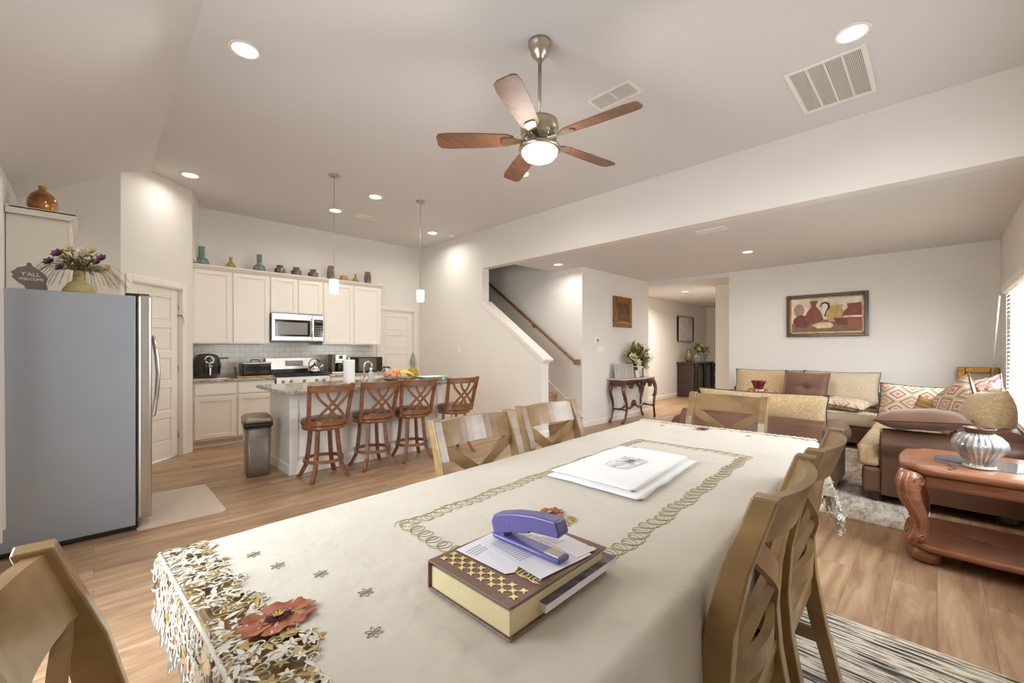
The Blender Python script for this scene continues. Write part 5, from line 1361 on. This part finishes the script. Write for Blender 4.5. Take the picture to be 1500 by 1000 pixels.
# armchair back cushion, seen over the chair back
cushion('back_cushion', 1.14, .46, .22, TAN, UP(4.86-.17, 1.24, SZ+.185, 0, 16, 0), 'long golden tan cushion rising over the back of the armchair', piping=DARKP)
# window wall sofa pillows
cushion('suede_pillow', .56, .46, .17, SUEDE, TR(4.77, .09, .62+.095+RZ, ry=radians(4), rz=radians(88), rx=radians(3)), 'brown suede pillow lying flat on the near arm of the window wall sofa')
cushion('kilim_pillow', .56, .44, .15, KILIM, UP(6.42, .20, SZ+.205, pi, 18, -3), 'long diamond patterned pillow leaning on the far arm of the window wall sofa', piping=DARKP)
cushion('striped_pillow', .26, .26, .12, paint_mat('gold_brown_stripes', [rgb(110, 74, 34), rgb(196, 158, 92), rgb(112, 80, 40), rgb(206, 172, 110)], 26, .6, .2, (.05, 1.6, .05)), UP(5.80, .055, SZ+.19, pi*.95, 14, -20), 'small gold striped pillow before the long patterned pillow')
cushion('kilim_pillow', .46, .46, .17, KILIM, UP(5.62, -.12, SZ+.29, radians(118), 12, 38), 'upright diamond patterned pillow with tan back on the window wall sofa', piping=DARKP, back_m=TAN)
cushion('floral_pillow', .42, .42, .14, paint_mat('floral_print', [rgb(226, 218, 210), rgb(232, 226, 220), rgb(170, 80, 90), rgb(120, 130, 150)], 14, .8), UP(5.95, -.27, SZ+.33, radians(140), 16, 20), 'white pillow with a small red floral print behind the diamond patterned pillow')
cushion('back_cushion', .62, .50, .30, TAN, UP(5.20, -.28, SZ+.235, radians(98), 12, 4), 'large golden tan back cushion slumped at the near end of the window wall sofa', 'tan back cushions on the window wall sofa', p=2.4)
cushion('back_cushion', .66, .50, .22, TANG, UP(6.10, -.33, SZ+.25, radians(95), 14, -4), 'pale tan back cushion at the rear of the window wall sofa', 'tan back cushions on the window wall sofa')

# picture frame leaning
def frame(name, M, w, h, fw, th, mf, mp, label, cat='picture', group=None, mat2=None):
    e = empty(name); e.matrix_world = M; tag(e, label, cat, group)     # local: x width, z height, front -y
    b = MB(); 
    for a, c in (((-w/2, -th, -h/2), (-w/2+fw, 0, h/2)), ((w/2-fw, -th, -h/2), (w/2, 0, h/2)), ((-w/2+fw-.002, -th, -h/2), (w/2-fw+.002, 0, -h/2+fw)), ((-w/2+fw-.002, -th, h/2-fw), (w/2-fw+.002, 0, h/2))): b.b2(a, c, bev=min(.008, fw*.2), seg=2)
    b.build('frame_molding', mf, e)
    if mat2:
        b = MB(); f2 = fw*.35
        for a, c in (((-w/2+fw-.002, -th*.7, -h/2+fw-.002), (-w/2+fw+f2, 0, h/2-fw+.002)), ((w/2-fw-f2, -th*.7, -h/2+fw-.002), (w/2-fw+.002, 0, h/2-fw+.002)), ((-w/2+fw, -th*.7, -h/2+fw-.002), (w/2-fw, 0, -h/2+fw+f2)), ((-w/2+fw, -th*.7, h/2-fw-f2), (w/2-fw, 0, h/2-fw+.002))): b.b2(a, c)
        b.build('inner_molding', mat2, e)
    p = MB().b2((-w/2+fw-.002, -th*.4, -h/2+fw-.002), (w/2-fw+.002, 0, h/2-fw+.002)).build('picture_panel', mp, e)
    return e, p
e, p = frame('gilt_frame', TR(7.90, -.36, .54, ry=0, rx=0, rz=-pi/2+.0) @ Matrix.Rotation(radians(-6), 4, 'X'), .36, 1.06, .075, .035, GOLD, mat('mirror_grey', rgb(176, 166, 150), .25, vary=.05), 'gold framed mirror leaning in the corner behind the window wall sofa', 'mirror')

# still life picture on the back wall: vessels in relief paint
e, p = frame('still_life_picture', TR(7.985, 1.21, 1.82, rz=-pi/2), 1.02, .66, .05, .03, DARKW, paint_mat('umber_canvas', [rgb(186, 164, 140), rgb(216, 202, 184), rgb(232, 222, 208)], 4), 'framed still life of brown jugs and pots above the back wall sofa', 'picture', mat2=GOLD)
def shape(poly, col, z, nm, par, sc=1):
    MB().prism([(x, -.0125-z*.0006, zz) for x, zz in poly], (0, -.0006, 0)).build(nm, mat(nm+'_paint', col, .6, vary=.18, scale=18), par)
def ell(cx, cz, rx, rz, n=20): return [(cx+rx*cos(2*pi*i/n), cz+rz*sin(2*pi*i/n)) for i in range(n)]
shape([(-.435, -.255), (.435, -.255), (.435, -.10), (.25, -.06), (-.2, -.07), (-.435, -.12)], rgb(128, 100, 84), 0, 'painted_table', p)
shape(ell(-.30, -.09, .12, .10), rgb(116, 64, 60), 1, 'painted_round_pot', p)
shape(ell(-.34, .09, .07, .10), rgb(160, 132, 96), 1, 'painted_grapes', p)
shape([(-.20, .23), (-.09, .23), (-.12, .15), (-.06, .06), (-.02, -.06), (-.10, -.12), (-.20, -.12), (-.27, -.04), (-.23, .06), (-.18, .14)], rgb(132, 74, 60), 2, 'painted_tall_jug', p)
shape([(-.07, .13), (-.05, .19), (.0, .21), (.05, .18), (.06, .12), (.02, .05), (.0, -.02), (-.02, -.02), (.01, .07), (.035, .13), (.02, .165), (-.01, .18), (-.04, .165), (-.06, .12)], rgb(70, 50, 42), 3, 'painted_jug_handle', p)
shape([(.03, .14), (.22, .15), (.20, .10), (.25, .0), (.19, -.10), (.05, -.10), (.0, -.02), (.05, .09)], rgb(186, 152, 96), 3, 'painted_tan_pot', p)
shape([(.26, .16), (.43, .17), (.435, .10), (.435, -.02), (.20, -.02), (.22, .04), (.27, .10)], rgb(134, 76, 64), 4, 'painted_red_bowl', p)
shape([(.10, -.05), (.36, -.05), (.32, -.16), (.15, -.16)], rgb(112, 70, 54), 5, 'painted_low_bowl', p)
shape([(.26, -.04), (.435, -.05), (.435, -.20), (.28, -.19)], rgb(150, 92, 74), 6, 'painted_side_bowl', p)
shape([(-.17, -.15), (-.08, -.11), (.06, -.11), (.10, -.16), (.07, -.20), (-.10, -.20)], rgb(214, 192, 156), 7, 'painted_bread', p)

# ---- coffee table with ornate compote
e = empty('coffee_table', (6.12, 1.55, RZ+.008)); tag(e, 'low dark wooden coffee table between the armchair and the back wall sofa', 'coffee table')
MB().b2((-.32, -.55, .40), (.32, .55, .44), bev=.012).build('tabletop', CARVE, e)
for sx in (-1, 1):
    for sy in (-1, 1): MB().tube([(sx*.28, sy*.48, .40), (sx*.30, sy*.50, .25), (sx*.26, sy*.46, .10), (sx*.30, sy*.50, 0)], [.035, .03, .022, .03], 8).build('leg', CARVE, e)
e = empty('ornate_compote', (6.00, 1.60, .4605)); tag(e, 'ornate scrolled stand with dark red glass bowl on the coffee table', 'decoration')
BRZ = mat('antique_bronze', rgb(150, 116, 84), .4, .5, col2=rgb(196, 160, 130), scale=20)
MB().lathe([(0, 0), (.11, 0), (.10, .02), (.05, .04), (.035, .08), (.05, .14), (.04, .20), (.07, .25), (.10, .26), (.11, .27), (.06, .275), (0, .275)], 28).build('pedestal', BRZ, e)
MB().lathe([(.05, .27), (.06, .30), (.075, .33), (.055, .335), (0, .33)], 24).build('bowl_collar', BRZ, e)
MB().lathe([(0, .33), (.055, .335), (.06, .37), (.085, .43), (.09, .44), (.08, .435), (.05, .37), (0, .36)], 28).build('red_glass_bowl', mat('ruby_glass', rgb(96, 24, 26), .08, vary=.1, coat=1), e)
for sg in (-1, 1):
    for ax in (0, 1):
        pts = []
        for i in range(22):
            t = i/21; r = .06+.19*t; z = .31-.02*t-.16*t*t+.03*sin(t*9); pts.append((0, sg*r, z) if ax == 0 else (sg*r, 0, z))
        MB().tube(pts, [.014*(1-.6*i/21) for i in range(22)], 8).build('scroll_arm', BRZ, e)

# ---- carved end table
e = empty('end_table', (3.85, -.185, 0)); tag(e, 'carved reddish wood end table with glass inset and lower shelf at the right edge', 'end table')
def oct_(w, d, c, z, bow=.0):
    P = [(-w/2, -d/2+c), (-w/2+c, -d/2), (w/2-c, -d/2), (w/2, -d/2+c), (w/2, d/2-c), (w/2-c, d/2), (-w/2+c, d/2), (-w/2, d/2-c)]
    Q = []
    for i, p in enumerate(P):
        Q.append((p[0], p[1], z)); q = P[(i+1) % 8]
        if i % 2 == 1 or True:
            for t in (.25, .5, .75):
                x = p[0]+(q[0]-p[0])*t; y = p[1]+(q[1]-p[1])*t; L = sqrt((q[0]-p[0])**2+(q[1]-p[1])**2)
                nx, ny = (q[1]-p[1])/L, -(q[0]-p[0])/L
                k = bow*sin(pi*t) if L > .2 else -bow*.5*sin(pi*t); Q.append((x+nx*k, y+ny*k, z))
    return [Vector(v) for v in Q]
b = MB(); b.mi = 0; loft(b, [oct_(.62, .66, .09, .545, .018), oct_(.655, .695, .095, .562, .02), oct_(.66, .70, .095, .582, .02), oct_(.635, .675, .09, .598, .02)]); b.build('tabletop', CARVE, e)
MB().prism([(x*.55, y*.62, .5985) for x, y, z in oct_(.60, .62, .10, 0, .01)], (0, 0, .003)).build('glass_inset', mat('smoked_glass_inset', rgb(120, 128, 134), .05, vary=.1, coat=1), e)
b = MB(); b.b2((-.26, -.28, .46), (.26, .28, .545), bev=.012); b.b2((-.272, -.24, .475), (-.255, .24, .53), bev=.006); b.build('apron', CARVE, e)
b = MB(); loft(b, [oct_(.60, .64, .09, .085, .012), oct_(.62, .66, .09, .10, .012), oct_(.62, .66, .09, .118, .012), oct_(.60, .64, .09, .125, .012)]); b.build('lower_shelf', CARVE, e)
fl = MB(); fl.mi = 0
for k in range(6): fl.leaf((0, 0, .1262), (cos(k*pi/3), sin(k*pi/3), 0), .06, .022, bend=0)
fl.build('shelf_carving', CARVE, e)
for sx in (-1, 1):
    for sy in (-1, 1):
        a = atan2(sy, sx); M = Matrix.Translation((sx*.235, sy*.255, 0)) @ Matrix.Rotation(a, 4, 'Z')
        spine = [(.055, .545), (.075, .49), (.078, .43), (.055, .36), (.02, .30), (.0, .25), (.0, .20), (.02, .155), (.035, .125)]
        wid = [.060, .062, .055, .048, .042, .038, .036, .042, .044]
        b = MB(); b.tube([(x, 0, z) for x, z in spine], wid, 14, M=M, up=(0, 1, 0)); lg = b.build('leg', CARVE, e)
        s = MB()
        for off in (-.026, 0, .026):
            s.tube([(x+w*1.0-abs(off)*.42, off*1.1, z) for (x, z), w in zip(spine, wid)], [(.008 if off else .012)*(1+.25*sin(i*2.5)) for i in range(9)], 6, M=M)
        s.build('leg_carving', CARVE, lg)
        v = MB()
        for sd in (-1, 1):
            pts = []
            for i in range(20):
                t = i/19*3.6*pi/1.6; r = .034*(1-i/24); pts.append((.062+r*cos(t), sd*.058, .50+r*sin(t)))
            v.tube(pts, .006, 6, M=M)
            pts = []
            for i in range(16):
                t = i/15*2.2*pi; r = .022*(1-i/20); pts.append((.035+r*cos(t), sd*.042, .155+r*sin(t)))
            v.tube(pts, .005, 6, M=M)
        v.build('leg_scroll', CARVE, lg)
        MB().lathe([(.05, 0), (.068, .012), (.072, .05), (.062, .075), (.05, .085), (0, .085)], 32, c=(sx*.215, sy*.235, 0), rib=.05, ribn=16).build('reeded_foot', CARVE, e)
# ribbed vase
e = empty('ribbed_vase', (3.72, -.175, .602)); tag(e, 'squat ribbed silver glass vase on the carved end table', 'vase')
SV = mat('crackled_silver_glass', rgb(104, 104, 106), .18, .45, col2=rgb(196, 194, 188), scale=22, stretch=(1, 1, .3), coat=.7)
MB().lathe([(0, 0), (.066, 0), (.066, .012), (.056, .02), (.080, .06), (.110, .105), (.118, .13), (.111, .155), (.088, .185), (.064, .200), (.058, .205), (.0, .205)], 128, rib=.035, ribn=26).build('vase_body', SV, e)
MB().lathe([(.062, .200), (.057, .212), (.068, .226), (.070, .234), (.062, .232), (.050, .215), (.048, .202)], 36).build('vase_rim', mat('bronze_rim', rgb(110, 86, 72), .3, .6, vary=.15), e)
MB().lathe([(.069, 0), (.071, .004), (.067, .014), (.0, .014), (0, 0)], 36).build('vase_foot', mat('cream_foot', rgb(206, 196, 172), .4, vary=.05), e)
o = MB().tube([(-.12+.02*i, .02*sin(i*1.1), .003) for i in range(9)], .0022, 5).build('cord_twist', DARKW, loc=(3.60, -.06, .602)); tag(o, 'thin dark cord lying at the foot of the ribbed vase', 'cord')

# ================================================================== CONSOLE WALL
e = empty('console_table', (7.05, 3.93, 0)); tag(e, 'dark carved console table with curved legs against the wall', 'console table')
b = MB(); b.prism([(x, y, 0) for x, y in [(-.60, .17), (-.60, -.08), (-.52, -.15), (-.30, -.16), (-.15, -.20), (.15, -.20), (.30, -.16), (.52, -.15), (.60, -.08), (.60, .17)]], (0, 0, .022), M=TR(0, 0, .758)); b.build('tabletop', mat('cream_marble_top', rgb(206, 188, 168), .25, vary=.06), e)
b = MB(); b.b2((-.56, -.13, .67), (.56, .15, .757), bev=.008); b.build('apron', MAHOG, e)
# carved drop ornaments of the apron
for cx_, s in ((0, 1.0), (-.34, .45), (.34, .45)):
    b = MB()
    b.prism([(cx_-.16*s, -.16, .70), (cx_-.13*s, -.16, .64), (cx_-.07*s, -.16, .60), (cx_-.03*s, -.16, .70-.20*s), (cx_+.03*s, -.16, .70-.20*s), (cx_+.07*s, -.16, .60), (cx_+.13*s, -.16, .64), (cx_+.16*s, -.16, .70)], (0, .03, 0))
    for k in range(14):
        a = pi*k/13; b.ball((cx_+.12*s*cos(a), -.165, .70-.09*s*sin(a)), .018*s+.004, sub=1)
    for k in range(6): b.ball((cx_, -.17, .72-.035*k*s), (.026-.003*k)*s+.003, sub=1)
    b.build('carved_ornament', MAHOG, e)
b = MB()
for i in range(26): b.ball((-.56, -.12+.011*i, .665+.012*sin(i*1.3)), .014, sub=1)
b.build('side_carving', MAHOG, e)
for sx in (-1, 1):
    for sy, yb_ in ((-1, -.11), (1, .13)):
        o_ = sx*1.0
        pts = [(sx*.545, yb_, .70), (sx*.575, yb_+sy*-.0, .62), (sx*.585, yb_, .54), (sx*.54, yb_, .44), (sx*.50, yb_, .34), (sx*.495, yb_, .22), (sx*.53, yb_, .10), (sx*.57, yb_, .035), (sx*.59, yb_, .02)]
        if sy < 0: pts = [(x, y-.035*sin(i/8*pi), z) for i, (x, y, z) in enumerate(pts)]
        b = MB(); b.tube(pts, [.034, .034, .030, .030, .022, .020, .018, .020, .022], 10); b.ball((sx*.59, yb_, .024), .024); b.ball((sx*.565, yb_-.01, .60), .03, sub=1); b.ball((sx*.53, yb_-.005, .43), .024, sub=1); b.build('leg', MAHOG, e)
b = MB(); pts = [(-.50, .0, .24)]+[(-.40+.08*i, 0, .25+.03*sin(i*1.5)) for i in range(11)]+[(.50, 0, .24)]
b.tube(pts, .020, 8)
for sx in (-1, 1): b.tube([(sx*.50, -.13, .235), (sx*.47, 0, .245), (sx*.50, .13, .235)], .016, 8)
for k in range(10):
    a = pi*k/9; b.ball((.07*cos(a), 0, .27+.085*sin(a)), .022, sub=1)
b.ball((0, 0, .31), .045, sub=2); b.build('stretcher', MAHOG, e)
ZC = .7815
e = empty('flower_arrangement', (7.16, 4.00, ZC)); tag(e, 'large bouquet of cream flowers and dark greens on the console table', 'flower arrangement')
MB().lathe([(0, 0), (.06, 0), (.065, .01), (.05, .03), (.07, .10), (.085, .17), (.075, .18), (.06, .16), (0, .14)], 24).build('vase', mat('dark_green_vase', rgb(52, 60, 46), .3, vary=.1), e)
bouquet(e, (0, -.02, .20), .38, .50, 110, [(-.22, -.09, .16, .10, 'cream'), (-.15, -.14, .07, .09, 'white'), (.05, -.12, .17, .08, 'cream'), (-.05, -.15, .12, .07, 'red'), (.14, -.15, -.03, .08, 'cream'), (-.02, -.10, .20, .045, 'red'), (.24, -.08, .0, .05, 'red'), (-.22, -.05, .17, .045, 'white'), (.16, -.10, .10, .04, 'red')], FM, 8, spikes=44, leafL=.15, ymax=.03)
b = MB()
for k in range(60):
    a = k*2.4; b.ball((.035*cos(a)*(1-k/90), .035*sin(a)*(1-k/90), .42+.22*k/60), .02, sub=1)
b.build('golden_plume', LEAFD, e)
SILV = mat('silver_frame', rgb(188, 188, 190), .3, .7, vary=.05)
def tabletop_frame(x, y, w, h, rz, lean, mf, mp, label, fw=.018):
    M = Matrix.Translation((x, y, ZC)) @ Matrix.Rotation(rz, 4, 'Z') @ Matrix.Rotation(radians(-lean), 4, 'X') @ Matrix.Translation((0, 0, h/2+.001))
    e, p = frame('photo_frame', M, w, h, fw, .015, mf, mp, label, 'photo frame', 'photo frames on the console table')
    MB().tube([(0, 0, h*.18), (0, .07+lean*.001, -h/2+.003+.002)], .004, 5).build('easel_back', BLACK, e); return e
PG = mat('grey_photo', rgb(168, 162, 158), .3, vary=.12, scale=12)
tabletop_frame(6.60, 3.93, .21, .27, radians(-42), 16, SILV, PG, 'silver photo frame leaning at the left end of the console table')
tabletop_frame(6.80, 3.86, .22, .25, radians(-8), 10, mat('cream_gold_frame', rgb(206, 184, 142), .4, .2, vary=.05), PG, 'cream framed photo standing at the front of the console table')
tabletop_frame(7.02, 3.84, .10, .13, radians(-5), 10, TRIM, paint_mat('yellow_card', [rgb(214, 186, 96), rgb(226, 220, 204), rgb(170, 160, 140)], 9), 'small white framed card right of the cream photo frame', fw=.012)
e = empty('wooden_photo_stand', (7.27, 3.90, ZC), -.2); tag(e, 'small red brown wooden stand at the right of the console table', 'photo stand')
MB().b2((-.06, -.03, 0), (.06, .03, .012), bev=.003).build('stand_base', MAHOG, e); MB().b2((.035, -.01, .012), (.055, .01, .17), bev=.003).build('stand_post', MAHOG, e); MB().b2((-.05, -.004, .012), (.03, .004, .13), bev=.002).build('glass_plate', mat('pale_glass', rgb(206, 206, 206), .1, vary=.04), e)
# framed pictures
e, p = frame('framed_picture', TR(6.965, 4.128, 1.98), .62, .56, .085, .04, mat('carved_bronze_gold', rgb(96, 58, 26), .4, .5, col2=rgb(166, 114, 52), scale=30), paint_mat('dark_painting', [rgb(60, 34, 26), rgb(98, 56, 38), rgb(128, 84, 58)], 5), 'ornate bronze framed dark picture above the console table', 'picture', mat2=GOLD)
shape([(-.14, -.02), (.14, -.02), (.14, -.06), (-.14, -.06)], rgb(176, 150, 120), 1, 'painted_cloth', p)
for i, x in enumerate((-.06, 0, .06)): shape([(x-.02, .03), (x+.02, .03), (x+.02, .10), (x-.02, .10)], rgb(206, 180, 150), 2, 'painted_arch', p)
for i in range(7): shape(ell(-.12+.04*i, -.005+.008*(i % 2), .016, .026, 10), [rgb(140, 60, 44), rgb(176, 120, 80), rgb(96, 70, 60)][i % 3], 3, 'painted_shape', p)
e, p = frame('hall_picture', TR(11.90, 5.045, 1.86), 1.02, .70, .012, .05, BLACK, paint_mat('grey_floral_canvas', [rgb(160, 156, 156), rgb(206, 202, 200), rgb(230, 226, 222), rgb(186, 172, 156)], 7, dist=2), 'black framed grey floral canvas on the hall wall', 'picture')
# hall sideboard
e = empty('hall_cabinet', (12.02, 4.80, 0)); tag(e, 'dark wooden cabinet with turned columns in the hall', 'cabinet')
MB().b2((-.64, -.23, .04), (.64, .23, .90), bev=.006).build('cabinet_body', DARKW, e)
MB().b2((-.68, -.27, .90), (.68, .24, .94), bev=.01).build('cabinet_top', DARKW, e)
MB().b2((-.66, -.25, 0), (.66, .235, .06), bev=.006).build('plinth', DARKW, e)
for x in (-.60, 0, .60):
    MB().lathe([(.05, .06), (.055, .10), (.035, .13), (.045, .30), (.05, .48), (.038, .62), (.06, .66), (.04, .70), (.06, .74), (.045, .78), (.065, .83), (.07, .90), (0, .90)], 16, c=(x, -.27, 0)).build('turned_column', BLACK, e)
for a, c in ((-.54, -.06), (.06, .54)):
    d = MB(); d.b2((a, -.25, .10), (c, -.23, .86), bev=.005); d.b2((a+.07, -.256, .17), (c-.07, -.25, .79), bev=.005); dd = d.build('cabinet_door', DARKW, e)
    MB().ball((c-.04 if a < 0 else a+.04, -.265, .5), .014).build('door_knob', GOLD, dd)
e = empty('flower_arrangement', (12.10, 4.76, .941)); tag(e, 'bouquet of cream flowers in a glass vase on the hall cabinet', 'flower arrangement')
MB().lathe([(0, 0), (.07, 0), (.075, .02), (.06, .10), (.08, .26), (.075, .26), (.055, .10), (0, .03)], 20).build('vase', mat('pale_glass_vase', rgb(206, 206, 204), .1, vary=.05, coat=.5), e)
bouquet(e, (0, 0, .26), .34, .27, 60, [(-.18, -.1, .08, .08, 'cream'), (.05, -.16, .05, .09, 'white'), (.18, -.1, .1, .08, 'cream'), (-.05, -.12, .16, .08, 'cream')], FM, 21, spikes=14, leafL=.15, ymax=.1)
e = MB().lathe([(0, 0), (.06, 0), (.10, .08), (.11, .16), (.08, .25), (.045, .31), (.055, .36), (.04, .36), (.03, .31), (0, .3)], 20).build('vase', mat('olive_glass_vase', rgb(120, 104, 62), .25, vary=.12, coat=.4), loc=(11.55, 4.78, .941)); tag(e, 'olive brown vase at the left end of the hall cabinet', 'vase')
for i, x in enumerate((11.72, 11.86, 12.36, 12.46)):
    o = MB().lathe([(0, 0), (.035, 0), (.038, .004), (.006, .01), (.005, .08), (.03, .11), (.038, .17), (.03, .20), (.028, .20), (.034, .17), (.0, .10)], 14).build('wine_glass', mat('glassware', rgb(214, 216, 216), .05, vary=.03, trans=.5) if i == 0 else bpy.data.materials['glassware'], loc=(x, 4.66, .941)); tag(o, 'clear stemmed glass standing on the hall cabinet before the bouquet', 'glass', 'clear glasses on the hall cabinet')

# sheer curtain at the left window (its right edge shows at the left of the picture)
e = empty('sheer_curtain', (-.40, 0, 0)); tag(e, 'sheer white curtain at the far left edge beside the fridge', 'curtain')
MB().grid(lambda u, v: Vector((.010+.028*sin(u*34)*(.4+.6*(1-v))+.02*sin(u*9), 2.95+.80*u-.04*(1-v)*u, .28+1.98*v+.03*sin(u*7)*(1-v))), 90, 24).build('curtain_panel', SHEER, e)
MB().grid(lambda u, v: Vector((.010+.028*sin(u*34)*(.4+.6*(1-v)), .62+.50*u, .10+2.16*v)), 60, 24).build('curtain_panel', SHEER, e)
MB().tube([(0, .55, 2.29), (0, 3.75, 2.29)], .012, 10).build('curtain_rod', NICKEL, e)
sc.cycles.use_denoising = True
sc.cycles.max_bounces = 10; sc.cycles.diffuse_bounces = 6; sc.cycles.transparent_max_bounces = 12
sc.cycles.sample_clamp_indirect = 6.0; sc.cycles.caustics_reflective = False; sc.cycles.caustics_refractive = False
